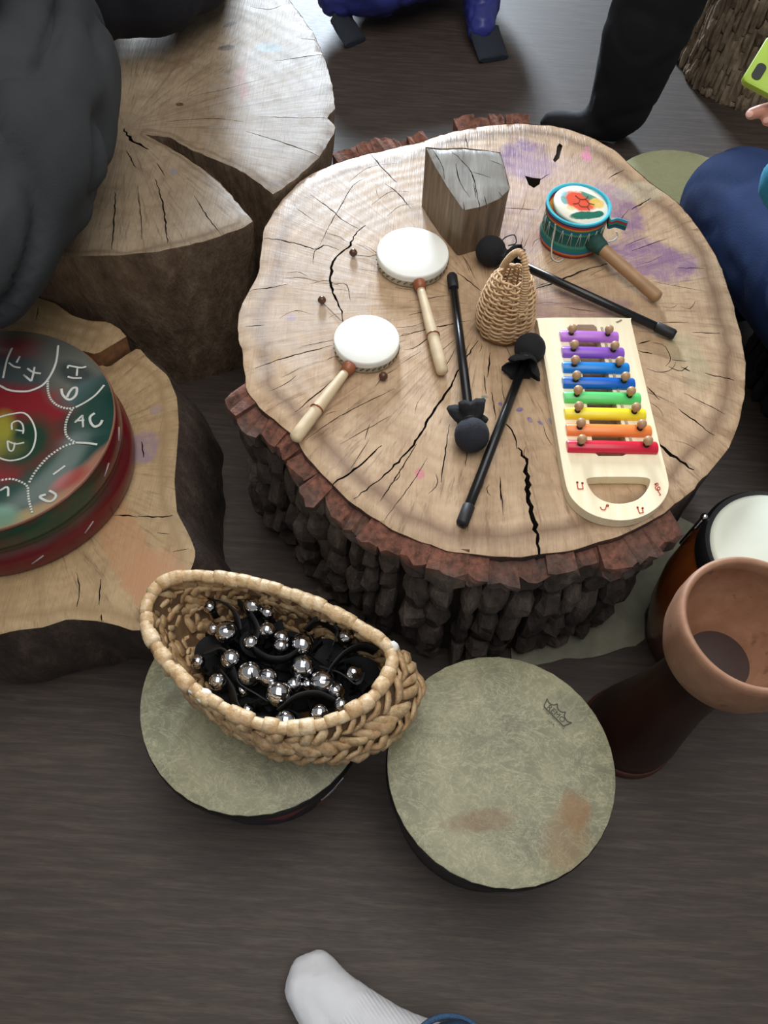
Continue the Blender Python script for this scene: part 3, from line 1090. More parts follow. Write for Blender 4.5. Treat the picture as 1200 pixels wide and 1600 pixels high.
def plate(outline, holes, z0, z1, bev=.0015):
    outline = ccw(outline)
    holes = [ccw(h) for h in holes]
    vs, fs = [], []
    for pl in [outline] + holes:
        o = len(vs)
        vs += [Vector(p) for p in pl]
        fs.append(list(range(o, o + len(pl))))
    V, E, Fc, _a, _b, of = geometry.delaunay_2d_cdt(vs, [], fs, 1, 1e-7)
    g = G()
    n = len(V)
    g.v = [(p.x, p.y, z1) for p in V] + [(p.x, p.y, z0) for p in V]
    ed = {}
    for f, o in zip(Fc, of):
        if list(o) != [0]:
            continue
        g.f.append(tuple(f))
        g.f.append(tuple(i + n for i in reversed(f)))
        for a, b in zip(f, list(f[1:]) + [f[0]]):
            if (b, a) in ed:
                ed.pop((b, a))
            else:
                ed[(a, b)] = 1
    for a, b in ed:
        g.f.append((b, a, a + n, b + n))
    g.mi = [0] * len(g.f)
    return g


BOARD = Mat('pale_maple_board')
_n = BOARD.noise(1.0, 4, .6, BOARD.map((60, 5, 5)))
BOARD = BOARD.out(BOARD.ramp(_n, [(.3, (236, 220, 182)), (.7, (247, 236, 206))]), .4)
bo = [(842, 497), (910, 496), (982, 497), (986, 502), (1000, 562), (1020, 648), (1036, 715), (1044, 748), (1045, 762), (1040, 777), (1028, 792), (1010, 804), (990, 811), (966, 813), (940, 809), (918, 800), (900, 786),
      (888, 769), (881, 742), (872, 690), (858, 605), (845, 530), (840, 502)]
d_hole = crom([LX(*p) for p in [(917, 752), (924, 746), (965, 745), (1008, 746), (1016, 753), (1008, 770), (993, 782), (968, 787), (945, 783), (928, 772)]], 4)
slot = [LX(*p) for p in [(899, 511), (903, 507), (927, 507), (932, 511), (956, 605), (981, 700), (979, 709), (973, 712), (935, 712), (928, 706), (914, 610)]]
brd = plate(resample(crom([LX(*p) for p in bo], 4), .004), [d_hole, slot], .001, .020).build('board', BOARD, xy, angle=40)
bv = brd.modifiers.new('bevel', 'BEVEL')
bv.width = .002
bv.segments = 2
bv.limit_method = 'ANGLE'
bv.angle_limit = math.radians(60)
bars = [((877, 967), 520, (186, 118, 212)), ((880, 976), 545, (146, 92, 200)), ((881, 984), 569, (22, 130, 212)), ((881, 993), 593, (16, 98, 196)),
        ((883, 1002), 616, (96, 212, 118)), ((884, 1010), 641, (248, 228, 52)), ((887, 1019), 667, (250, 142, 70)), ((888, 1029), 693, (214, 34, 62))]
PEG = plain('wooden_peg', (192, 152, 112), .4, .12)
FELT = plain('dark_screw_hole', (30, 24, 22), .8, .1)
for (u0, u1), v, col in bars:
    a, b = LX(u0, v, ZX + .012), LX(u1, v, ZX + .012)
    mt = plain('bar_paint', col, .28, .03)
    yc = (a.y + b.y) / 2
    w = .0105
    prof = [(-w, .0065), (-w, .0105), (-w * .78, .0145), (-w * .3, .0166), (w * .3, .0166), (w * .78, .0145), (w, .0105), (w, .0065)]
    vs, fs = [], []
    xs = [a.x, a.x + .002, b.x - .002, b.x]
    for i, x in enumerate(xs):
        k = .86 if i in (0, 3) else 1.0
        for (yy, zz) in prof:
            vs.append((x, yc + yy * k, .0195 + (zz - .0115) * k + .0115 - .006))
    n = len(prof)
    for i in range(3):
        for k in range(n):
            fs.append((i * n + k, i * n + (k + 1) % n, (i + 1) * n + (k + 1) % n, (i + 1) * n + k))
    fs += [tuple(range(n)), tuple(3 * n + k for k in reversed(range(n)))]
    bar = G().add(vs, fs).build('bar', mt, xy, angle=40)
    for x in (a.x + .019 * (1 if (b.x - a.x) > .11 else .9), b.x - .019):
        pg = G().lathe([(.0028, 0), (.0028, .006), (.0048, .0075), (.0072, .0115), (.0074, .0145), (.006, .0185), (.003, .0205), (.0, .0208)], 14).build('peg', PEG, bar, matrix=Matrix.Translation((x, yc, .0275)))
        G().lathe([(.0046, 0), (.0052, .001), (.0046, .002)], 12).move(Matrix.Translation((x, yc, .0285))).build('peg_hole', FELT, bar)
    for x in (a.x + .012, b.x - .012):
        pass
# felt rails the bars rest on
for pts in ([(888, 512), (918, 705)], [(940, 512), (990, 705)]):
    a, b = LX(*pts[0]), LX(*pts[1])
    G().ribbon([(a.x, a.y, .0205), (b.x, b.y, .0205)], .004, .0025, (1, 0, 0)).build('felt_strip', plain('grey_felt', (176, 164, 140), .9, .1), xy, smooth=False)
NOTE = plain('red_print', (204, 92, 66), .6, .1)


def print_lines(name, lines, wpx, parent, tr, z, mat, closed=False):
    g = G()
    for ln in lines:
        pts = [tr(*p) for p in ln]
        pts = crom([(p.x, p.y, z) for p in pts], 5, False) if len(pts) > 2 else [Vector((p.x, p.y, z)) for p in pts]
        g.ribbon(pts, wpx, .0006, [Vector((-(pts[min(i + 1, len(pts) - 1)] - pts[max(i - 1, 0)]).y, (pts[min(i + 1, len(pts) - 1)] - pts[max(i - 1, 0)]).x, 0)) for i in range(len(pts))])
    return g.build(name, mat, parent, smooth=False)


def dot(u, v, r=1.8):
    return [(u + r * math.cos(a) * .5, v + r * math.sin(a) * .5) for a in [i * 1.05 for i in range(8)]]


zN = .0204
print_lines('printed_note', [dot(902, 754), dot(910, 755), [(901, 753), (903, 764)], [(903, 764), (911, 764)], [(911, 764), (909, 754)]], .0017, brd, LX, zN, NOTE)
print_lines('printed_note', [dot(949, 790, 3), [(948, 790), (945, 797)], [(945, 797), (940, 796), (938, 792)]], .0017, brd, LX, zN, NOTE)
print_lines('printed_note', [dot(996, 793), dot(1004, 794), [(996, 793), (999, 802)], [(999, 802), (1005, 801)], [(1005, 801), (1003, 794)]], .0017, brd, LX, zN, NOTE)
print_lines('printed_clef', [[(1024, 757), (1027, 755), (1028, 758), (1024, 761), (1026, 766), (1031, 765), (1030, 761), (1027, 763), (1029, 769), (1032, 773), (1030, 774)], dot(1024, 757, 2)], .0015, brd, LX, zN, NOTE)
print_lines('wood_knot', [[(963, 504), (968, 502), (971, 500)]], .003, brd, LX, zN, plain('knot_grey', (130, 122, 96), .6))

# ------------------------------------------------------------------ painted drum wrapped in striped cloth
STRIPE = Mat('striped_woven_cloth')
_z = STRIPE.sep()[2]
_zz = STRIPE.math('ADD', _z, STRIPE.math('MULTIPLY', STRIPE.noise(30, 2), .002))
STRIPE = STRIPE.out(STRIPE.ramp(STRIPE.step(_zz, 0.0, .079), [
    (0, (60, 60, 70)), (.05, (190, 60, 45)), (.10, (214, 130, 60)), (.15, (40, 110, 150)), (.22, (30, 120, 110)), (.30, (60, 140, 120)), (.36, (24, 96, 88)), (.58, (20, 88, 80)),
    (.62, (70, 150, 130)), (.68, (26, 110, 140)), (.74, (36, 130, 120)), (.79, (212, 150, 60)), (.84, (196, 50, 48)), (.90, (40, 60, 110)), (.94, (60, 180, 200))], 'CONSTANT'), .8, STRIPE.bump(STRIPE.noise(250, 2), .5, .001))
TD = W(904, 321, Z1 + .074)
TD.z = Z1
tdr = thing('rattle_drum', 'striped teal cloth drum with painted skin and brown wooden handle', 'rattle drum', TD, 0)
rT = .0535
G().lathe([(rT * .92, .0005), (rT * 1.06, .003), (rT * 1.10, .015), (rT * 1.05, .025), (rT * 1.0, .043), (rT * 1.04, .057), (rT * 1.10, .070), (rT * 1.10, .0775), (rT * 1.05, .0785), (rT * 1.0, .077), (rT * .98, .064), (rT * .6, .062), (0, .062)], 56).build('striped_sleeve', STRIPE, tdr, angle=60)
PAINTED = Mat('painted_skin')
_b = (232, 228, 210)
_c2 = None
for cx, cy, rx, ry, rot, col, st in [(-.004, .006, .030, .026, -.5, (222, 82, 52), 1), (.016, .022, .02, .008, -.5, (40, 130, 110), .9), (.028, .008, .014, .014, 0, (226, 186, 90), .9), (.004, -.030, .03, .010, .3, (18, 104, 82), 1),
                                     (.026, -.022, .014, .008, .6, (18, 104, 82), 1), (-.034, .004, .006, .012, .2, (70, 160, 160), .8), (-.022, -.016, .008, .006, 0, (224, 200, 130), .7), (-.034, .022, .008, .008, 0, (120, 190, 200), .7)]:
    PAINTED_f = PAINTED.math('MULTIPLY', PAINTED.blob(cx, cy, rx, ry, rot, .3, 60, .12), st)
    _c2 = PAINTED.mix(PAINTED_f, _c2 if _c2 is not None else _b, col)
PAINTED = PAINTED.out(_c2, .35)
hdx = G().lathe([(rT * .96, 0), (rT * .98, .006), (rT * .95, .0085), (rT * .7, .0095), (0, .010)], 48).build('painted_skin', PAINTED, tdr, matrix=Matrix.Translation((.005, -.001, .069)) @ Matrix.Rotation(.10, 4, 'Y'))
INK = plain('dark_ink', (90, 34, 24), .6, .1)
for ln in ([(-.012, .02), (-.004, .012), (.006, .014), (.012, .024)], [(-.004, .012), (-.008, 0), (-.018, -.004)], [(.006, .014), (.012, .004), (.008, -.006), (-.004, -.008), (-.008, 0)], [(.012, .004), (.022, .002)], [(.008, -.006), (.012, -.016)]):
    G().ribbon([(x, y, .0102) for x, y in crom([Vector(q) for q in ln], 3, False)], .0012, .0008, (0.3, .9, 0)).build('ink_line', INK, hdx, smooth=False)
STRING = plain('white_string', (214, 210, 196), .8, .1)
PINK = plain('pink_knot', (214, 70, 150), .7, .1)
lac = G()
for k in range(44):
    a = 2 * PI * k / 44
    a2 = a + (.06 if k % 2 else -.06)
    lac.tube([(rT * 1.055 * math.cos(a), rT * 1.055 * math.sin(a), .024), (rT * 1.06 * math.cos(a2), rT * 1.06 * math.sin(a2), .057)], .0005, 4)
lo = lac.build('lacing', STRING, tdr)
lo['kind'] = 'stuff'
he = W(1030, 467, Z1 + .0125) - TD
hs_ = W(938, 386, Z1 + .030) - TD
dh = (he - hs_).normalized()
HANDW = plain('brown_wood_handle', (176, 136, 98), .45, .1, 40)
G().tube([hs_ - dh * .02, hs_, he - dh * .006, he - dh * .002, he], [.0105, .0112, .0118, .0095, .005], 16).build('handle', HANDW, tdr)
CUFF = plain('dark_green_cuff', (40, 84, 74), .85, .25, 120)
G().tube([hs_ - dh * .026, hs_ - dh * .01, hs_ + dh * .004, hs_ + dh * .008], [.019, .0165, .0140, .0125], 18).build('cloth_cuff', CUFF, tdr)
p0 = W(868, 350, Z1 + .064) - TD
G().tube(crom([p0, W(866, 362, Z1 + .048) - TD, W(862, 385, Z1 + .022) - TD, W(863, 403, Z1 + .004) - TD, W(872, 409, Z1 + .002) - TD, W(880, 405, Z1 + .002) - TD], 5, False), .0014, 6).build('string', STRING, tdr)
G().tube(crom([W(948, 378, Z1 + .025) - TD, W(958, 376, Z1 + .022) - TD, W(965, 369, Z1 + .025) - TD, W(963, 362, Z1 + .032) - TD], 5, False), .0014, 6).build('string', STRING, tdr)
G().ball(W(945, 379, Z1 + .026) - TD, .0045, 10, 7).build('pink_knot', PINK, tdr)
# loose tail of the striped band
tl = [W(940, 352, Z1 + .066) - TD, W(952, 350, Z1 + .066) - TD, W(963, 348, Z1 + .063) - TD, W(979, 353, Z1 + .056) - TD]
tl[0] = Vector((rT * 1.02, -.012, .068))
for dz, col in ((.008, (60, 180, 200)), (.004, (196, 50, 48)), (0.0, (44, 140, 120)), (-.004, (24, 96, 88)), (-.008, (30, 110, 140))):
    G().ribbon(crom([p + Vector((0, 0, dz)) for p in tl], 4, False), .0042, .0016, (0, .15, 1)).build('band_tail', plain('tail_stripe', col, .8, .1), tdr, smooth=False)

# ------------------------------------------------------------------ painted steel drum on the low stump
ZT = Z3 + .1255
OT3 = Vector((-.6505, .786, Z3))
RT = .2065
tk = thing('steel_tongue_drum', 'red and green painted steel drum with white chalk letters', 'drum', OT3)


def LT(u, v, z=ZT):
    p = W(u, v, z) - OT3
    return Vector((p.x, p.y))


TOPP = Mat('swirled_enamel')
_c3 = (128, 36, 42)
for u, v, rx, ry, rot, col, st in [(60, 518, .24, .045, -.15, (112, 108, 92), 1), (35, 548, .11, .03, .0, (132, 52, 54), .9), (25, 578, .13, .035, -.05, (62, 76, 78), .95), (110, 555, .07, .05, -.5, (90, 94, 90), .95),
                                   (150, 585, .07, .07, -.6, (104, 108, 98), .9), (118, 583, .035, .02, -.5, (46, 54, 58), .8), (140, 612, .05, .025, .7, (70, 92, 92), .95), (160, 650, .045, .075, -.1, (18, 58, 48), 1), (135, 665, .04, .04, .2, (18, 58, 48), .9),
                                   (140, 690, .05, .02, .2, (74, 96, 92), .8), (125, 712, .10, .030, .72, (16, 60, 50), 1), (75, 755, .10, .034, .72, (16, 60, 50), 1), (15, 782, .10, .032, .3, (16, 60, 50), 1), (165, 712, .08, .016, 1.0, (158, 112, 90), .95),
                                   (140, 752, .09, .022, .9, (168, 112, 92), .95), (95, 795, .10, .024, .62, (172, 140, 104), .95), (30, 822, .12, .024, .35, (170, 152, 108), .95), (2, 806, .025, .02, 0, (100, 146, 124), .8), (108, 748, .03, .012, .8, (156, 50, 44), .8),
                                   (36, 692, .050, .050, .3, (20, 62, 46), .95), (0, 678, .020, .04, .1, (150, 146, 54), .9), (8, 700, .03, .02, .1, (110, 110, 60), .5)]:
    p = LT(u, v)
    _c3 = TOPP.mix(TOPP.math('MULTIPLY', TOPP.blob(p.x, p.y, rx, ry, rot, .22, 16, .35), st), _c3, col)
TOPP = TOPP.out(_c3, .28)
SIDEP = Mat('red_enamel')
_n = SIDEP.noise(4.0, 3)
_cs = SIDEP.mix(SIDEP.step(_n, .52, .62), (112, 26, 34), (30, 74, 56))
_cs = SIDEP.mix(SIDEP.math('SUBTRACT', 1.0, SIDEP.step(SIDEP.sep()[2], .045, .07)), _cs, (104, 24, 34))
SIDEP = SIDEP.out(_cs, .25)
G().lathe([(RT * .98, .001), (RT * 1.03, .004), (RT * 1.045, .02), (RT * 1.04, .048), (RT * 1.0, .058), (RT * .985, .064), (RT * 1.0, .072), (RT * 1.012, .085), (RT * 1.006, .112), (RT * .99, .121)], 96).build('drum_body', SIDEP, tk, angle=50)
RIMP = plain('worn_rim', (156, 104, 84), .35, .3, 20)
G().lathe([(RT * .999, .1185), (RT * 1.002, .1215), (RT * .996, .1240), (RT * .988, .1246)], 96).build('worn_rim', RIMP, tk)
G().lathe([(RT * .992, .120), (RT * .990, .1246), (RT * .6, .1258), (0, .1262)], 96).build('tongue_plate', TOPP, tk)
CHALK = plain('white_chalk', (214, 216, 208), .8, .1)


def chalk(name, lines, r=.0017, dotted=False):
    g = G()
    for ln in lines:
        pts = [LT(*p) for p in ln]
        pts = crom([Vector((p.x, p.y, .1262)) for p in pts], 6, False) if len(pts) > 2 else [Vector((p.x, p.y, .1262)) for p in pts]
        if dotted:
            pts = resample(pts, .0052, False)
            for a, b in zip(pts, pts[1:]):
                g.tube([a, a.lerp(b, .62)], r * 1.15, 6, flat=.35, up=(0, 0, 1))
        else:
            g.tube(pts, r, 6, flat=.35, up=(0, 0, 1))
    return g.build(name, CHALK, tk)


chalk('chalk_circle', [[(-16, 660), (0, 652), (20, 647), (38, 646), (50, 658), (56, 678), (52, 700), (40, 714), (18, 720), (0, 716), (-14, 706), (-20, 685), (-16, 662)]])
chalk('chalk_curve', [[(91, 540), (88, 565), (80, 585), (68, 601), (50, 610), (35, 612), (15, 610), (0, 603), (-25, 590), (-40, 560)]], .0022)
chalk('chalk_dots', [[(75, 592), (75, 610), (80, 625), (92, 635), (108, 639), (118, 637)]], .002, True)
chalk('chalk_curve', [[(118, 637), (135, 628), (150, 617), (163, 602)]], .002)
chalk('chalk_dots', [[(113, 640), (105, 655), (102, 672), (106, 684), (118, 692)]], .002, True)
chalk('chalk_line', [[(118, 692), (138, 693), (152, 695)]], .0022)
chalk('chalk_dots', [[(116, 693), (100, 698), (75, 715), (55, 738), (45, 756)]], .002, True)
chalk('chalk_dots', [[(-20, 756), (0, 751), (20, 749), (38, 756), (44, 762)]], .0018, True)
chalk('chalk_dots', [[(44, 762), (45, 780), (51, 803)]], .002, True)
chalk('chalk_digit', [[(38, 692), (24, 694), (13, 690), (12, 692), (14, 703), (19, 705), (22, 700), (23, 692)]], .0016)
chalk('chalk_letter', [[(19, 672), (19, 662), (28, 658), (35, 663), (37, 672), (36, 678)], [(24, 672), (37, 674)]], .0016)
chalk('chalk_digit', [[(37, 586), (49, 596)], [(49, 596), (52, 585), (54, 574)], [(43, 576), (52, 582), (64, 584)]], .0021)
chalk('chalk_letter', [[(19, 544), (11, 563), (5, 591)], [(14, 567), (22, 573), (32, 575)], [(31, 557), (26, 567)]], .0019)
chalk('chalk_letter', [[(135, 573), (127, 575), (114, 573), (107, 572), (106, 576)], [(121, 575), (120, 588)], [(106, 589), (114, 591), (128, 591)]], .0020)
chalk('chalk_digit', [[(96, 608), (98, 617), (105, 624), (112, 624), (119, 617), (120, 607), (114, 607), (108, 614), (105, 621)]], .0026)
chalk('chalk_letter', [[(117, 661), (129, 649)], [(129, 649), (130, 668)], [(118, 658), (132, 657)]], .0019)
chalk('chalk_letter', [[(148, 646), (141, 652), (142, 661), (148, 667), (156, 664), (160, 657)]], .0025)
chalk('chalk_mark', [[(102, 728), (90, 737), (83, 742)]], .002)
chalk('chalk_letter', [[(77, 767), (87, 773), (85, 780), (77, 784), (66, 780), (63, 776), (72, 773)]], .0024)
chalk('chalk_letter', [[(0, 767), (10, 761)], [(10, 761), (13, 764), (13, 776)]], .002)
SCR = plain('scratch_grey', (170, 150, 150), .5, .1)
for ang, z in ((-1.05, .03), (-.62, .035), (.08, .10), (-.25, .095)):
    q = [(RT * 1.046 * math.cos(ang + da), RT * 1.046 * math.sin(ang + da), z + da * .1) if z < .06 else (RT * 1.012 * math.cos(ang + da), RT * 1.012 * math.sin(ang + da), z + da * .1) for da in (-.05, 0, .05)]
    G().tube(q, .0014, 5).build('scratch', SCR, tk)

# ------------------------------------------------------------------ floor drums
def drum_skin(name, blobs=(), tint=(0, 0, 0)):
    m = Mat(name)
    a = m.noise(9, 6, .65)
    v = m.n('TexVoronoi', {'Vector': m.map((1, 1, 1)), 'Scale': 26.0}, feature='DISTANCE_TO_EDGE')
    warp = m.n('Mix', {}, data_type='VECTOR')
    fib = m.noise(28, 6, .75, None, 1.6)
    ridge = m.math('SUBTRACT', 1.0, m.step(m.math('ABSOLUTE', m.math('SUBTRACT', fib, .5)), 0.0, .035))
    fib2 = m.noise(11, 5, .7, m.map((1, 1.6, 1), (0, 0, .7)), 2.2)
    ridge2 = m.math('SUBTRACT', 1.0, m.step(m.math('ABSOLUTE', m.math('SUBTRACT', fib2, .5)), 0.0, .018))
    c = m.ramp(a, [(.3, (108, 107, 86)), (.5, (138, 136, 108)), (.72, (166, 161, 130))])
    c = m.mix(m.math('MULTIPLY', ridge, .4), c, (190, 186, 154))
    c = m.mix(m.math('MULTIPLY', ridge2, .5), c, (198, 192, 160))
    for cx, cy, rx, ry, rot, col, st in blobs:
        c = m.mix(m.math('MULTIPLY', m.blob(cx, cy, rx, ry, rot, .55, 26, .28), st), c, col)
    return m.out(c, .5, m.bump(a, .1, .002))


BLACKH = plain('black_drum_hoop', (22, 21, 22), .45, .2, 60)
SKIN_EDGE = plain('pale_skin_edge', (172, 168, 138), .6, .15, 90)
FABRIC = Mat('printed_fabric_shell')
_v = FABRIC.n('TexVoronoi', {'Vector': FABRIC.map((1, 1, .6)), 'Scale': 15.0})
_f = FABRIC.sep(_v.outputs['Color'])[0]
FABRIC = FABRIC.out(FABRIC.ramp(_f, [(0, (26, 24, 34)), (.42, (44, 40, 70)), (.6, (24, 22, 28)), (.74, (130, 42, 50)), (.84, (176, 96, 46)), (.9, (30, 28, 40))], 'CONSTANT'), .5)
DARKSH = plain('dark_drum_shell', (34, 31, 30), .45, .3, 20)


def floor_drum(label, c, R, h, skin, shell, rb, group='floor drums'):
    t = thing('standing_drum', label, 'drum', (c[0], c[1], 0), 0, group)
    G().lathe([(rb, 0), (rb * 1.01, .004), (R * .985, h - .04), (R * .985, h - .01)], 72).build('shell', shell, t)
    G().lathe([(R * .985, h - .030), (R * 1.012, h - .028), (R * 1.014, h - .010), (R * 1.006, h - .004), (R * .99, h - .002)], 72).build('hoop', BLACKH, t, angle=60)
    G().lathe([(R * 1.004, h - .006), (R * 1.002, h - .001), (R * .985, h), (R * .6, h), (0, h)], 96, wob=lambda a, z: 1 + .002 * math.sin(37 * a) + .0015 * math.sin(61 * a)).build('drum_skin', skin, t, angle=50)
    return t


OR = Vector((.1985, .3415, 0))
HD = .20


def LR(u, v):
    p = W(u, v, HD) - OR
    return Vector((p.x, p.y))


_st = []
for u, v, rx, ry, rot, col, st in [(750, 1282, .05, .014, .2, (126, 92, 58), .55), (900, 1268, .022, .026, -.3, (140, 98, 54), .6), (885, 1310, .03, .05, -.4, (142, 106, 64), .45), (890, 1110, .03, .03, 0, (110, 110, 96), .3)]:
    p = LR(u, v)
    _st.append((p.x, p.y, rx, ry, rot, col, st))
fr = floor_drum('round floor drum with brown stained pale skin and small crown logo', OR, .170, HD, drum_skin('fibre_skin_stained', _st), DARKSH, .150)
LOGO = plain('grey_logo_ink', (74, 74, 62), .6, .1)


def zl(x, y):
    return (830 + x / 15.0, 1080 + y / 15.0)


crown = [[zl(300, 365), zl(312, 310), zl(340, 260), zl(370, 180)], [zl(370, 180), zl(400, 250), zl(450, 300), zl(520, 325), zl(612, 300)], [zl(612, 300), zl(615, 380), zl(650, 450), zl(720, 490), zl(805, 492)],
         [zl(805, 492), zl(778, 560), zl(790, 620), zl(850, 710), zl(945, 740)], [zl(945, 740), zl(870, 775), zl(755, 820)], [zl(755, 820), zl(300, 365)]]
print_lines('crown_logo', crown, .0017, fr, LR, HD + .0006, LOGO)
pa, pb = LR(*zl(345, 375)), LR(*zl(800, 800))
ang = math.atan2(pb.y - pa.y, pb.x - pa.x)


def place_text(txt, size, at, parent, mat, z):
    me = text_mesh(txt, size)
    me.materials.clear()
    me.materials.append(mat)
    o = bpy.data.objects.new('logo_lettering', me)
    COL.objects.link(o)
    o.parent = parent
    o.matrix_local = Matrix.Translation((at.x, at.y, z)) @ Matrix.Rotation(ang, 4, 'Z')
    return o


place_text('REMO', .0125, LR(*zl(350, 390)), fr, LOGO, HD + .0008)
FAINT = plain('faint_logo_ink', (104, 103, 84), .6, .1)
place_text('WEATHERKING', .0062, LR(*zl(255, 420)), fr, FAINT, HD + .0008)
place_text('U.S.A.', .0050, LR(*zl(390, 690)), fr, FAINT, HD + .0008)

OL = Vector((-.1795, .4215, 0))
fl2 = floor_drum('round pale skinned floor drum with colourful side under the bell basket', OL, .1755, HD, drum_skin('fibre_skin_plain', [(-.125, -.01, .014, .014, 0, (110, 96, 76), .5)]), FABRIC, .150)
TORN = plain('torn_white_label', (176, 178, 176), .7, .1)
_a = math.atan2(W(518, 1240, .15).y - OL.y, W(518, 1240, .15).x - OL.x)
_pts = [(-.10, .150), (-.06, .135), (.03, .155), (.05, .17), (.10, .185), (.13, .185), (.075, .165), (.06, .148), (.09, .128), (.0, .120), (-.09, .128)]
_g = G()
for lay in (0, .0012):
    for da, z in _pts:
        rr = .150 + (.173 - .150) * z / .16 + .004 + lay
        _g.v.append((rr * math.cos(_a + da), rr * math.sin(_a + da), z))
_k = len(_pts)
_g.f = [tuple(range(_k)), tuple(reversed(range(_k, 2 * _k)))] + [(i, (i + 1) % _k, _k + (i + 1) % _k, _k + i) for i in range(_k)]
_g.mi = [0] * len(_g.f)
_g.build('torn_label', TORN, fl2, smooth=False)
floor_drum('pale green skinned floor drum behind the big stump beside the blue jeans', (.683, 1.768), .172, .15, drum_skin('fibre_skin_green', [(0, 0, .2, .2, 0, (168, 172, 132), .7)]), DARKSH, .145)

# ------------------------------------------------------------------ goblet drum
CLAY = Mat('brown_clay')
_n = CLAY.noise(9, 6, .65)
_s = CLAY.step(CLAY.noise(45, 3, .5), .64, .72)
CLAY = CLAY.out(CLAY.mix(CLAY.math('MULTIPLY', _s, .5), CLAY.ramp(_n, [(.3, (132, 92, 70)), (.5, (156, 114, 88)), (.75, (182, 142, 116))]), (92, 60, 44)), .6, CLAY.bump(_n, .25, .003))
CLAYI = plain('brown_clay_inside', (104, 70, 54), .7, .25, 12)
DARKP = plain('stained_shaded_pedestal', (58, 34, 26), .35, .35, 9)  # dark stain, with the shadow under the bowl mixed into the colour
OG = Vector((.497, .477, 0))
gb = thing('goblet_drum', 'brown goblet shaped clay drum shell with open bowl facing up', 'drum', OG)
RG, HG = .0965, .460
G().lathe([(.050, .318), (.060, .322), (.077, .337), (.091, .360), (.0995, .390), (.102, .420), (RG + .004, HG - .012), (RG + .0025, HG - .003), (RG + .000, HG), (RG - .003, HG + .001), (RG - .0075, HG - .003), (.094, .43), (.090, .40), (.078, .362), (.060, .338), (.044, .318), (.040, .27), (.036, .12), (0, .11)], 80).build('bowl', [CLAY], gb, angle=70)
G().lathe([(.074, 0), (.078, .006), (.076, .05), (.064, .12), (.054, .19), (.0515, .24), (.051, .29), (.056, .322)], 64).build('pedestal', DARKP, gb, angle=60)
G().lathe([(.079, .0), (.0815, .004), (.0805, .016), (.077, .02)], 64).build('foot_ring', plain('red_brown_foot', (84, 46, 32), .4, .25), gb)

for ch in gb.children:          # the foot stands a little to the left of the bowl
    for v in ch.data.vertices:
        v.co.x -= .045 * max(0, 1 - v.co.z / .32)
        v.co.y -= .012 * max(0, 1 - v.co.z / .32)

# ------------------------------------------------------------------ amber drum behind it
AMBER = Mat('amber_stained_wood')
_n = AMBER.noise(1.0, 4, .6, AMBER.map((14, 14, 2)))
AMBER = AMBER.out(AMBER.ramp(_n, [(.3, (104, 48, 18)), (.7, (150, 78, 30))]), .25)
OC = Vector((.606, .652, 0))
cg = thing('hand_conga', 'amber wooden conga with white head and black rim behind the goblet drum', 'drum', OC)
HC, RC = .355, .102
G().lathe([(.090, 0), (.098, .01), (.118, .10), (.124, .18), (.120, .25), (.108, .31), (.102, HC - .02)], 72).build('shell', AMBER, cg)
G().lathe([(RC, HC - .045), (RC + .010, HC - .043), (RC + .012, HC - .012), (RC + .007, HC - .004), (RC - .002, HC - .006)], 72).build('rim', BLACKH, cg, angle=60)
G().lathe([(RC + .001, HC - .012), (RC - .001, HC - .003), (RC - .008, HC), (RC * .84, HC - .001), (RC * .82, HC + .0006), (0, HC + .0008)], 80).build('drum_skin', plain('white_plastic_skin', (224, 228, 212), .35, .05, 10), cg)
CHR = plain('chrome', (210, 210, 212), .12, 0.0, Metallic=1.0)
for k in range(5):
    a = -2.4 + k * 2 * PI / 5
    lg = G().tube([((RC + .014) * math.cos(a), (RC + .014) * math.sin(a), HC - .012), ((RC + .020) * math.cos(a), (RC + .020) * math.sin(a), HC - .10)], [.0042, .0042], 10)
    lg.ball(((RC + .014) * math.cos(a), (RC + .014) * math.sin(a), HC - .010), .0065, 12, 8)
    lg.build('tension_lug', CHR, cg)

# ------------------------------------------------------------------ pale mat under the stump
MATM = plain('pale_felt_mat', (150, 148, 128), .95, .15, 30, .4, 300)
mp = [(800, 1048), (862, 1036), (882, 1030), (905, 1031), (925, 1029), (945, 1024), (975, 1013), (992, 1011), (1006, 1000), (1006, 960), (1040, 890), (1100, 830), (1000, 780), (860, 820), (790, 930)]
OM = W(930, 980, 0)
mo = G().prism([Vector(((W(u, v, 0) - OM).x, (W(u, v, 0) - OM).y)) for u, v in mp], 0.0005, .006).build('felt_mat', MATM, smooth=False)
mo.location = OM
tag(mo, 'torn edged pale mat on the floor, half under the big stump', 'mat')

# ------------------------------------------------------------------ woven basket
ZB = .345
rim_px = [(238, 932), (262, 908), (300, 901), (350, 905), (420, 918), (490, 944), (545, 972), (590, 998), (612, 1022), (608, 1052), (590, 1082), (556, 1110), (505, 1132), (450, 1138), (400, 1130), (350, 1108), (305, 1080), (265, 1040), (238, 1000), (228, 962)]
OB = Vector((-.135, .435, HD + .001))
rimw = [W(u, v, ZB) - OB for u, v in rim_px]
rim = ccw(resample(crom(rimw, 6), .012))
bk = thing('woven_basket', 'oval basket of braided straw filled with jingle bell straps', 'basket', OB)
STRAW = Mat('braided_straw')
_n = STRAW.noise(1.0, 5, .65, STRAW.map((70, 70, 30)))
STRAW = STRAW.out(STRAW.mix(STRAW.math('MULTIPLY', STRAW.rand(), .55), STRAW.ramp(_n, [(.30, (140, 108, 74)), (.48, (196, 164, 122)), (.70, (232, 208, 168))]), (164, 126, 84)), .5, STRAW.bump(_n, .9, .004))
RIMS = Mat('straw_rim')
_n = RIMS.noise(1.0, 5, .65, RIMS.map((60, 60, 60)))
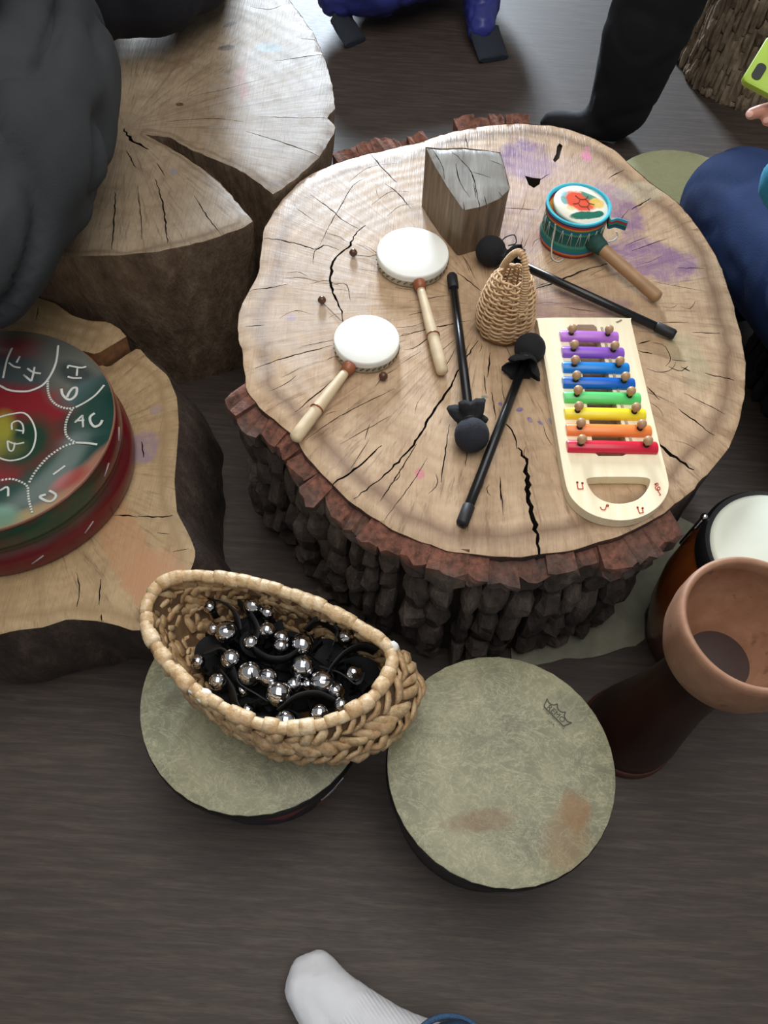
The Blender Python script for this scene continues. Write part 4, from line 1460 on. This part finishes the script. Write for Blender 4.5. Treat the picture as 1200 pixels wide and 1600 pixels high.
RIMS = RIMS.out(RIMS.mix(RIMS.math('MULTIPLY', RIMS.rand(), .5), RIMS.ramp(_n, [(.28, (166, 130, 88)), (.48, (214, 184, 140)), (.70, (240, 222, 190))]), (184, 144, 98)), .42, RIMS.bump(_n, .8, .004))
LINING = plain('straw_inside', (120, 92, 62), .8, .35, 40, .8, 90)
nr = len(rim)
bc = sum(rim, Vector()) / nr
HB = ZB - OB.z
BELLY = Vector((.040, -.016, 0))


def bask(k, e):
    """point on the basket wall: k along the rim, e = 0 rim .. 1 foot"""
    i = int(k) % nr
    f = k - math.floor(k)
    p = rim[i].lerp(rim[(i + 1) % nr], f)
    d = p - bc
    d.z = 0
    out = 1.0 + .055 * math.sin(PI * min(1, e * 1.15)) - .26 * max(0, e - .55) / .45
    sh = BELLY * math.sin(PI * min(1.0, e * .8)) * .9
    q = Vector((bc.x, bc.y, 0)) + Vector((d.x, d.y, 0)) * out + sh
    q.z = HB * (1 - e) + .004
    return q


lin_g = G()
NE = 8
for j in range(NE + 1):
    for k in range(nr):
        q = bask(k, j / NE)
        c_ = bask(k + nr / 2, j / NE)
        dd = (Vector((bc.x, bc.y, q.z)) - q).normalized()
        lin_g.v.append(tuple(q - dd * .001))
for j in range(NE):
    for k in range(nr):
        lin_g.f.append((j * nr + k, j * nr + (k + 1) % nr, (j + 1) * nr + (k + 1) % nr, (j + 1) * nr + k))
lin_g.f.append(tuple(NE * nr + k for k in range(nr)))
lin_g.mi = [0] * len(lin_g.f)
lin_g.build('lining', LINING, bk)
# braided strands of the wall
NC, ROWS = 46, 6
for j in range(ROWS):
    e0 = .10 + .86 * j / (ROWS - 1) * .97
    for i in range(NC):
        k = nr * (i + .5 * (j % 2)) / NC + rng.uniform(-.45, .45)
        dk = nr / NC * .85
        sgn = 1 if j % 2 else -1
        de = .088 * rng.uniform(.6, 1.3)
        a = bask(k - dk, min(1, max(0.03, e0 - sgn * de)))
        m_ = bask(k, min(1, e0))
        b = bask(k + dk, min(1, max(0.03, e0 + sgn * de)))
        o_ = (m_ - Vector((bc.x, bc.y, m_.z))).normalized()
        o_.z = 0
        bul = rng.uniform(.004, .0075)
        path = [a - o_ * .001, a.lerp(m_, .55) + o_ * bul * .8, m_ + o_ * bul, m_.lerp(b, .45) + o_ * bul * .8, b - o_ * .001]
        for p in path:
            p.z = max(p.z, .006)
        rr = rng.uniform(.0072, .0125)
        path = [p + Vector((rng.uniform(-1, 1), rng.uniform(-1, 1), rng.uniform(-1, 1))) * .0024 for p in path]
        for p in path:
            p.z = max(p.z, .008)
        G().tube(path, [rr * rng.uniform(.4, .8), rr * .98, rr * 1.05, rr * .95, rr * rng.uniform(.4, .8)], 7, flat=.5, up=o_).build('straw_strand', STRAW, bk)
# wrapped rim
NWR = 54
for i in range(NWR):
    k0, k1 = nr * i / NWR, nr * (i + 1.25) / NWR
    ps = [bask(k0 + (k1 - k0) * t, 0.0) for t in (0, .3, .7, 1)]
    rr = rng.uniform(.0080, .0116)
    jit = Vector((rng.uniform(-1, 1), rng.uniform(-1, 1), rng.uniform(-.6, 1))) * .0014
    G().tube([p + jit for p in ps], [rr * .95, rr * 1.02, rr * 1.03, rr * .93], 10).build('rim_wrap', RIMS, bk)
WHITE = plain('white_lint', (226, 224, 216), .9, .05)
for u, v, r in ((612, 1010, .009), (318, 1086, .010), (304, 1078, .007)):
    p = W(u, v, ZB + .006) - OB
    g = G().ball(p, (r * 1.3, r, r * .6), 10, 7)
    g.v = [tuple(Vector(q) + Vector((noise.noise(Vector(q) * 200), noise.noise(Vector(q) * 210), 0)) * .003) for q in g.v]
    g.build('loose_fibre_tuft', WHITE, bk)

# ------------------------------------------------------------------ jingle bell straps
BELL = plain('polished_nickel', (205, 205, 208), .10, 0.0, Metallic=1.0)
SLOT = plain('bell_slot_dark', (8, 8, 8), .8, 0.0)
STRAP = plain('black_elastic_strap', (17, 18, 20), .55, .2, 90)
HOOK = plain('black_hook_tape', (22, 24, 27), .85, .2, 200, .6, 900)


def bell_mesh():
    g = G()
    seg, rings = 28, 16
    vs = []
    for i in range(rings + 1):
        ph = PI * i / rings
        for k in range(seg):
            a = 2 * PI * k / seg
            w = 1 + .03 * math.exp(-((ph - PI / 2) / .08) ** 2)
            vs.append((math.sin(ph) * math.cos(a) * w, math.sin(ph) * math.sin(a) * w, math.cos(ph)))
    fs = []
    for i in range(rings):
        for k in range(seg):
            if (k in (0, 14) and i < 5) or (i in (4, 5) and k in (0, 27, 1, 13, 14, 15)):
                continue
            fs.append((i * seg + k, (i + 1) * seg + k, (i + 1) * seg + (k + 1) % seg, i * seg + (k + 1) % seg))
    g.add(vs, fs, 0)
    g.ball((0, 0, 0), .93, 20, 12, mi=1)
    me_o = g.build('bell', [BELL, SLOT])
    me = me_o.data
    bpy.data.objects.remove(me_o)
    return me


BM = bell_mesh()
straps = [
    ('black bell strap at the far left of the basket, three silver bells', [(328, 948, 9), (334, 983, 9), (353, 988, 15)], [(330, 935), (352, 944), (368, 960), (374, 985)], 20),
    ('black bell strap against the back wall of the basket', [(396, 946, 13), (418, 957, 10), (417, 985, 11)], [(372, 940), (392, 962), (402, 984), (396, 1000)], 18),
    ('black bell strap curled in the middle with small half hidden bells', [(392, 1004, 10), (440, 997, 10), (439, 1010, 10)], [(398, 1018), (420, 1030), (445, 1030), (466, 1018)], 26),
    ('black bell strap with two large bells one above the other, right of centre', [(472, 1008, 15), (473, 1042, 16), (459, 1070, 11), (481, 1070, 8)], [(478, 985), (500, 970), (525, 985), (520, 1010)], 30),
    ('black bell strap by the left wall with a slotted bell', [(361, 1030, 13), (309, 1034, 9), (340, 1065, 11)], [(318, 1018), (340, 1012), (352, 1020), (350, 1044)], 18),
    ('black bell strap with three bells in a slanted row at the centre', [(391, 1053, 16), (419, 1058, 12), (435, 1084, 16)], [(362, 1046), (372, 1066), (400, 1084), (425, 1100)], 16),
    ('black bell strap with a large bell next to the right wall', [(504, 1067, 17), (524, 1079, 12), (552, 1052, 11)], [(500, 1040), (528, 1050), (556, 1068), (566, 1050)], 14),
    ('wide folded black strap with one bell at the right end of the basket', [(541, 995, 11)], [(588, 1018), (566, 1010), (540, 1020), (520, 1040), (514, 1052)], 28),
    ('black bell strap looped along the near wall with four bells', [(446, 1129, 15), (499, 1115, 12), (533, 1102, 10), (472, 1134, 8)], [(436, 1110), (462, 1090), (494, 1084), (522, 1096)], 24),
    ('black bell strap hanging down at the near left with small bells', [(387, 1110, 9), (379, 1079, 8), (302, 1075, 8)], [(344, 1050), (360, 1074), (370, 1100), (390, 1116), (420, 1118)], 20)]
for si, (lab, bl, path, wpx) in enumerate(straps):
    cu = sum(b[0] for b in bl) / len(bl)
    cv = sum(b[1] for b in bl) / len(bl)
    zb = .280 + .006 * (si % 3)
    o = W(cu, cv, HD + .012)
    o.z = HD + .012
    t = thing('bell_strap', lab, 'bell strap', o, 0, 'bell straps in the woven basket')
    up = [W(u, v, zb + .002 + .010 * math.sin(PI * i / (len(path) - 1))) - o for i, (u, v) in enumerate(path)]
    cp = crom(up, 6, False)
    sp = G().ribbon(cp, wpx * .00092, .0022, (0.15, .1, 1.0) if si in (2, 3, 7, 8) else (.6, -.5, .6)).build('strap', STRAP, t)
    # the rest of the band, folded under its bells
    ctr = sum(up, Vector()) / len(up)
    for li, (zz, wd) in enumerate(((.010, .050), (.034, .040))):
        loop = []
        for k in range(12):
            a = 2 * PI * k / 12 + si
            q = Vector((ctr.x * .6 + (.046 - .012 * li) * math.cos(a) * (1 + .3 * math.sin(3 * a)), ctr.y * .6 + (.036 - .010 * li) * math.sin(a), zz + (.003 + .007 * li) * math.sin(2 * a + si)))
            wq = q + o - OB                                     # keep the fold inside the basket wall
            e_ = min(1.0, max(0.0, 1 - (wq.z - .004) / HB))
            wall = [bask(kk, e_) for kk in range(0, nr, 2)]
            cc = sum(wall, Vector()) / len(wall)
            for _t in range(12):
                if inside(cc.xy + (wq.xy - cc.xy) * 1.22, [p.xy for p in wall]):
                    break
                wq = Vector((cc.x + (wq.x - cc.x) * .9, cc.y + (wq.y - cc.y) * .9, wq.z))
            loop.append(wq + OB - o)
        lp = crom(loop, 4)
        G().ribbon(lp + [lp[0]], wd, .0022, [Vector((.8 * math.cos(k * .3 + si), .8 * math.sin(k * .3 + si), .12 + .55 * li)) for k in range(len(lp) + 1)]).build('folded_band', HOOK, t)
    for (u, v, r) in bl:
        rad = r * .00116
        p = W(u, v, zb + .012 - max(0, (12 - r)) * .0016) - o
        q = Vector((rng.uniform(-.7, .7), rng.uniform(-.8, .3), 1.0)).to_track_quat('Z', 'Y').to_matrix().to_4x4() @ Matrix.Rotation(rng.uniform(0, 6), 4, 'Z')
        b = bpy.data.objects.new('bell', BM)
        COL.objects.link(b)
        b.parent = t
        b.matrix_local = Matrix.Translation(p) @ q @ Matrix.Diagonal((rad, rad, rad, 1))
        # tab that ties the bell to its band
        G().ribbon([p + Vector((0, 0, -rad * .9)), p + Vector((.004, -.003, -rad - .006)), (p + Vector((.008, -.006, -rad - .016)))], .010, .0016, (1, .3, 0)).build('bell_tab', STRAP, t)

# ------------------------------------------------------------------ people
def cloth(name, col, rough=.85, var=.2, fine=350.0):
    m = Mat(name)
    a = m.noise(6, 4, .6)
    b = m.noise(fine, 3)
    c = m.mix(m.step(a, .3, .7), tuple(x * (1 - var) for x in col), tuple(float(x) for x in col))
    return m.out(c, rough, m.bump(m.math('ADD', b, a), .25, .002))


FLESH = plain('warm_skin', (214, 150, 128), .5, .08, 20)
HAIRM = plain('brown_hair', (62, 44, 32), .6, .3, 60)
EYEM = plain('eye_dark', (40, 30, 26), .2, 0)


def CP(u, v, depth):
    return Vector((0, 0, CAM_H)) + CAM_R @ Vector(((u - 600) / F_PX, (800 - v) / F_PX, -1)) * depth


def head(par, pos, face, hair):
    """head on a neck; pos = centre of skull, face = horizontal looking direction"""
    f = Vector(face).normalized()
    s = Vector((0, 0, 1)).cross(f)
    u = Vector((0, 0, 1))
    p = Vector(pos)
    h = soft_body('head', [(p, .082, p + u * .03, .080), (p + f * .012 - u * .06, .062, p + f * .03 - u * .085, .042), (p - u * .05, .05, p - u * .17, .05),
                           (p + f * .082 + u * .01, .012, p + f * .100 - u * .028, .015), (p + s * .078 - u * .01, .018, p + s * .082 + u * .02, .018),
                           (p - s * .078 - u * .01, .018, p - s * .082 + u * .02, .018), (p + f * .072 - u * .062 + s * .016, .011, p + f * .072 - u * .062 - s * .016, .011)], .008, FLESH, par, 3, origin=par.location)
    for sg in (1, -1):
        G().ball(p + f * .076 + s * (.030 * sg) + u * .012 - par.location, .011, 10, 8).build('eye', EYEM, h)
    soft_body('hair', [(p + u * .045 - f * .012, .088, p - f * .03 + u * .01, .088), (p - f * .04 - u * .02, .075, p - f * .05 - u * .06, .055), (p + u * .07 + f * .03, .05, p + u * .06 + f * .045, .045)], .010, hair, h, 3, .004, 40, origin=par.location)
    return h


# person seated on the split stump, charcoal clothes
GREYC = cloth('charcoal_fabric', (50, 54, 58))
o1 = W(30, 150, Z2)
per = thing('person', 'person in charcoal grey clothes seated at the left on the split stump', 'person', o1)
hipA, hipB = W(26, 85, .605), W(22, 245, .59)
kneA = W(-75, 400, .565)
tors = hipA + Vector((-.10, .04, .42))
soft_body('clothed_body', [(hipA, .172, hipB, .156), (hipB, .156, kneA, .125), (W(-60, 180, .57), .15, W(-150, 330, .54), .12), (hipA, .172, tors, .16), (tors + Vector((-.1, .12, 0)), .09, tors + Vector((.1, -.12, 0)), .09),
                           (kneA, .115, W(-190, 470, .38), .07), (W(-150, 330, .56), .11, W(-300, 450, .38), .07),
                           (tors + Vector((.1, -.14, -.02)), .075, hipA + Vector((.03, -.16, .2)), .065)], .016, GREYC, per, 6, .024, 7, (1.3, .8, 1.1), origin=o1)
head(per, tors + Vector((-.02, .0, .33)), (-.8, -.5, 0), HAIRM)

# person in navy on the far side of the same stump
NAVYC = cloth('dark_navy_fabric', (14, 17, 32))
o2 = W(250, -60, Z2)
per = thing('person', 'person in dark navy trousers seated at the back of the split stump', 'person', o2)
h2 = W(225, -52, .56)
t2 = h2 + Vector((-.10, .05, .45))
soft_body('clothed_body', [(W(140, -40, .555), .130, W(300, -75, .545), .115), (h2, .13, t2, .15), (t2 + Vector((-.14, 0, .05)), .085, t2 + Vector((.10, 0, .05)), .085), (W(150, -50, .54), .11, h2 + Vector((-.2, .42, .0)), .085),
                           (W(300, -80, .54), .10, h2 + Vector((.05, .46, .0)), .085), (h2 + Vector((-.2, .42, .0)), .08, h2 + Vector((-.2, .5, -.40)), .06), (h2 + Vector((.05, .46, .0)), .08, h2 + Vector((.05, .54, -.40)), .06)], .016, NAVYC, per, 6, .006, 8, origin=o2)
head(per, t2 + Vector((-.02, .02, .34)), (0, 1, 0), HAIRM)

# person in black, one leg on the floor behind the stump, the other crossed over it
BLACKC = cloth('black_trouser', (11, 12, 18))
o3 = W(956, 220, 0)
per = thing('person', 'person in black trousers, one foot on the floor behind the big stump', 'person', o3)
kn = o3 + Vector((.035, .02, .50))
hp3 = kn + Vector((.03, .46, .02))
t3 = hp3 + Vector((0, .06, .45))
soft_body('clothed_body', [(o3 + Vector((.0, .02, .10)), .088, o3 + Vector((.01, .02, .30)), .112), (o3 + Vector((.01, .02, .30)), .112, kn, .115), (kn, .11, hp3, .13), (hp3 + Vector((-.18, 0, 0)), .13, hp3, .13), (hp3, .14, t3, .15),
                           (hp3 + Vector((-.18, 0, .02)), .12, kn + Vector((-.06, .06, .16)), .09), (kn + Vector((-.06, .06, .16)), .085, kn + Vector((.26, .0, -.02)), .07),
                           (t3 + Vector((-.17, 0, .02)), .08, t3 + Vector((.13, 0, .02)), .08), (o3 + Vector((0, .0, .045)), .044, W(862, 192, .03), .034), (o3 + Vector((.0, .03, .09)), .065, o3 + Vector((0.02, .04, .04)), .04)], .014, BLACKC, per, 5, .004, 9, origin=o3)
head(per, t3 + Vector((-.02, -.03, .34)), (0, -1, 0), HAIRM)

# person in blue jeans at the right, holding a phone
JEANS = cloth('navy_blue_jeans', (30, 58, 112), .85, .25)
TEAL = cloth('teal_knit_sleeve', (36, 146, 182))
o5 = W(1330, 560, 0)
per = thing('person', 'person in blue jeans and teal top at the right, fingers under a phone', 'person', o5)
kn = W(1152, 322, .30)
k2 = W(1345, 610, .30)
hp = W(1400, 560, .36)
tt = hp + Vector((.06, .10, .44))
soft_body('jeans', [(kn, .122, hp + Vector((-.06, .06, 0)), .135), (kn, .108, kn + Vector((.10, -.02, -.235)), .062), (k2, .115, hp + Vector((.02, -.1, 0)), .135), (k2, .11, k2 + Vector((.02, -.02, -.25)), .065), (hp + Vector((-.04, .05, 0)), .14, hp + Vector((.06, -.06, .03)), .14)], .014, JEANS, per, 6, .004, 9, origin=o5)
elb = CP(1310, 400, 1.32)
wr = CP(1233, 284, 1.28)
soft_body('teal_top', [(hp + Vector((0, 0, .08)), .145, tt, .15), (tt + Vector((-.1, .14, .02)), .085, tt + Vector((.1, -.14, .02)), .085), (tt + Vector((-.1, .14, .0)), .075, elb, .058), (elb, .058, wr, .046)], .012, TEAL, per, 5, .003, 25, origin=o5)
palm = CP(1262, 165, 1.17)
fing = [[CP(1250, 158, 1.165), CP(1215, 168, 1.15), CP(1190, 173, 1.145), CP(1174, 178, 1.15)], [CP(1256, 172, 1.17), CP(1230, 184, 1.15), CP(1212, 188, 1.145), CP(1200, 188, 1.15)],
        [CP(1264, 186, 1.17), CP(1246, 200, 1.155), CP(1230, 206, 1.15), CP(1220, 204, 1.155)], [CP(1274, 198, 1.17), CP(1262, 214, 1.16), CP(1250, 220, 1.155), CP(1240, 219, 1.16)],
        [CP(1275, 140, 1.165), CP(1262, 112, 1.175), CP(1240, 96, 1.18), CP(1226, 88, 1.185)]]
caps = [(palm, .030, CP(1290, 195, 1.18), .030), (CP(1290, 190, 1.18), .028, wr.lerp(elb, .2), .030), (palm, .026, CP(1280, 150, 1.17), .024)]
for i, ch in enumerate(fing):
    r0 = (.0098, .0100, .0095, .0085, .0115)[i]
    for j in range(3):
        caps.append((ch[j], r0 * (1.05 - .06 * j), ch[j + 1], r0 * (1.0 - .07 * j)))
hand = soft_body('hand', caps, .0036, FLESH, per, 3, origin=o5)
NAIL = plain('finger_nail', (228, 176, 160), .3, .03)
for ch, r0 in ((fing[0], .0088), (fing[1], .009)):
    d = (ch[3] - ch[2]).normalized()
    up_ = (Vector((0, 0, CAM_H)) - ch[3]).normalized()
    q = G().ball((0, 0, 0), (.0055, .0045, .0014), 10, 6)
    M_ = Matrix((d, up_.cross(d), up_)).transposed().to_4x4()
    q.move(Matrix.Translation(ch[3] + d * .002 + up_ * (r0 * .86) - o5) @ M_).build('nail', NAIL, hand)
head(per, tt + Vector((-.03, .0, .34)), (-1, .2, 0), HAIRM)

# its phone, lime green case towards the stump
c0, c1 = CP(1156, 128, 1.125), CP(1200, 56, 1.125)
ex = (c1 - c0).normalized()
nz = (Vector((0, 0, CAM_H)) - c0).normalized()
nz = (nz - nz.dot(ex) * ex).normalized()
ey = ex.cross(nz)
if (CP(1196, 165, 1.125) - c0).dot(ey) < 0:
    ey = -ey
ez = ex.cross(ey)
ctr = c0 + ex * .036 + ey * .072
PM = Matrix((ex, ey, ez)).transposed().to_4x4()
PM.translation = ctr
ph = thing('phone', 'smartphone in a lime green case held in fingers at the right edge', 'phone', ctr)
ph.matrix_world = PM
sgn = 1 if ez.dot(nz) > 0 else -1
LIME = plain('lime_green_case', (156, 186, 44), .45, .05, 20)


def rrect(w, h, r, n=6):
    pts = []
    for cx, cy, a0 in ((w / 2 - r, h / 2 - r, 0), (-w / 2 + r, h / 2 - r, 90), (-w / 2 + r, -h / 2 + r, 180), (w / 2 - r, -h / 2 + r, 270)):
        for k in range(n + 1):
            a = math.radians(a0 + 90 * k / n)
            pts.append((cx + r * math.cos(a), cy + r * math.sin(a)))
    return pts


G().prism(rrect(.072, .144, .008), -.0055, .0055, bev=.0016).build('case', LIME, ph, angle=50)
hole = [(-.036 + .0205 + x, -.072 + .0145 + y) for x, y in rrect(.024, .0135, .006)]
G().prism(hole, .0050 * sgn if sgn > 0 else -.0062, .0062 if sgn > 0 else -.0050).build('camera_window', plain('black_camera_glass', (10, 10, 12), .6, 0), ph, angle=50)
G().lathe([(.0036, 0), (.0036, .0009), (0, .0009)], 16).move(Matrix.Translation((-.036 + .0145, -.072 + .0145, .0058 * sgn))).build('camera_lens', plain('lens_grey', (70, 72, 80), .1, 0), ph)
G().prism(rrect(.066, .136, .006), -.0066 * sgn if sgn > 0 else .0052, -.0052 if sgn > 0 else .0066).build('screen', plain('phone_screen', (20, 22, 28), .1, 0), ph, angle=50)

# stump the jeans wearer sits on; its shade is put into the bark colour
OS = W(1318, 610, 0)
so_ = thing('tree_stump', 'dark low stump under the person in blue jeans', 'tree stump', OS)
BARKD = bark_mat('shade_darkened_bark', (22, 20, 20), (36, 33, 32), (54, 50, 47))
outs = [Vector((.215 * (1 + .04 * math.sin(3 * a)) * math.cos(a), .215 * (1 + .04 * math.sin(3 * a)) * math.sin(a))) for a in [2 * PI * k / 90 for k in range(90)]]
cut_face('sawn_top', outs, [([(-.05, -.1), (0.02, 0.0), (.1, .12)], .004)], lambda x, y: .21, WOODT, so_, 0.04, CRACK)
trunk_side('trunk', outs, lambda x, y: .21, 8, lambda e: 1 + .02 * e, BARKD, so_, .004)
bark_plates(so_, outs, lambda p: p.x < .1, .20, 0.0, .03, .08, .018, lambda e: 1 + .02 * e, BARKD, 9, False, 90)

# white sock foot and jeans of the person taking part at the near edge
SOCK = Mat('white_sock_knit')
_w = SOCK.n('TexWave', {'Vector': SOCK.map((1, 1, 1), (0, 0, -.72)), 'Scale': 62.0, 'Distortion': .3}, bands_direction='X').outputs['Fac']
_m = SOCK.blob(.045, -.03, .05, .09, -.6, .05, 10, .1)
SOCK = SOCK.out(SOCK.mix(SOCK.noise(40, 3), (224, 226, 232), (240, 241, 244)), .9, SOCK.bump(SOCK.math('ADD', SOCK.math('MULTIPLY', _w, SOCK.math('MULTIPLY', _m, .7)), SOCK.math('MULTIPLY', SOCK.noise(400, 2), .2)), .5, .0015))
DENIM = Mat('blue_denim')
_n = DENIM.noise(1.0, 3, .6, DENIM.map((900, 900, 120)))
DENIM = DENIM.out(DENIM.ramp(_n, [(.3, (40, 66, 98)), (.6, (70, 104, 140)), (.8, (120, 150, 180))]), .85, DENIM.bump(_n, .4, .001))
o6 = W(540, 1580, 0)
per = thing('person', 'white socked foot and jeans hem at the near edge of the floor', 'person', o6)
ank = W(700, 1662, .085)
soft_body('sock_foot', [(W(478, 1522, .030), .027, W(487, 1548, .032), .033), (W(498, 1516, .030), .029, W(525, 1560, .036), .036), (W(482, 1545, .036), .036, W(520, 1610, .038), .038), (W(508, 1550, .040), .040, W(575, 1605, .050), .044),
                        (W(575, 1605, .050), .044, W(640, 1640, .06), .044), (W(640, 1650, .045), .042, W(700, 1720, .038), .038), (W(640, 1638, .065), .044, ank, .044), (ank, .043, ank + Vector((.01, -.02, .14)), .046)], .007, SOCK, per, 5, .0012, 45, origin=o6)
leg = [(ank + Vector((.0, -.005, .035)), .054), (ank + Vector((.004, -.008, .045)), .061), (ank + Vector((.01, -.03, .14)), .066), (ank + Vector((.02, -.08, .36)), .074), (ank + Vector((.03, -.22, .44)), .085), (ank + Vector((.04, -.50, .50)), .10)]
ga = G().tube([p - o6 for p, _ in leg], [r for _, r in leg], 40)
ga.v = [tuple(Vector(p) + Vector((1, 1, 0)) * .003 * noise.noise(Vector(p) * 30)) for p in ga.v]
jl = ga.build('jeans_leg', DENIM, per)
hem = G()
hem.tube([leg[0][0] - o6 + Vector((.0605 * math.cos(a), .0605 * math.sin(a), .004 + .002 * math.sin(3 * a))) for a in [2 * PI * k / 48 for k in range(48)]], .0042, 8, True)
hem.build('frayed_hem', DENIM, jl)

# ------------------------------------------------------------------ blue jacket on the floor at the back
JBLUE = cloth('royal_blue_nylon', (58, 66, 152), .42, .25, 120)
JDARK = cloth('dark_knit_cuff', (40, 46, 58))
OJ = W(650, -120, 0)
jk = thing('jacket', 'royal blue jacket with dark cuffs lying on the floor at the back', 'jacket', OJ)
soft_body('jacket_body', [(W(560, -70, .18), .15, W(740, -90, .18), .14), (W(520, 0, .09), .05, W(600, -8, .10), .06), (W(520, -8, .09), .05, W(560, -60, .15), .1), (W(600, -8, .11), .055, W(640, -40, .15), .08), (W(680, -150, .16), .15, W(600, -160, .16), .15)], .012, JBLUE, jk, 4, .008, 16, origin=OJ)
soft_body('sleeve', [(W(752, -40, .14), .07, W(752, 12, .07), .058), (W(752, 12, .07), .055, W(752, 42, .05), .048)], .009, JBLUE, jk, 4, .006, 24, origin=OJ)
for pts, w in (([W(532, 26, .055), W(540, 42, .035), W(556, 66, .010)], .080), ([W(757, 48, .045), W(763, 66, .030), W(772, 92, .010)], .098)):
    d_ = (pts[2] - pts[0])
    sd = Vector((-d_.y, d_.x, 0)).normalized()
    g = G()
    pp = crom([p - OJ for p in pts], 5, False)
    for i, p in enumerate(pp):
        th = .016 * (1 - .75 * i / len(pp)) + .004
        for k in range(16):
            a = 2 * PI * k / 16
            q = p + sd * (w / 2 * math.cos(a)) + Vector((0, 0, 1)) * th * math.sin(a) * (1 + .3 * math.sin(4 * a + i))
            q.z = max(q.z, .002)
            g.v.append(tuple(q))
    for i in range(len(pp) - 1):
        for k in range(16):
            g.f.append((i * 16 + k, i * 16 + (k + 1) % 16, (i + 1) * 16 + (k + 1) % 16, (i + 1) * 16 + k))
    g.f.append(tuple((len(pp) - 1) * 16 + k for k in range(16)))
    g.mi = [0] * len(g.f)
    g.build('cuff', JDARK, jk, angle=60)
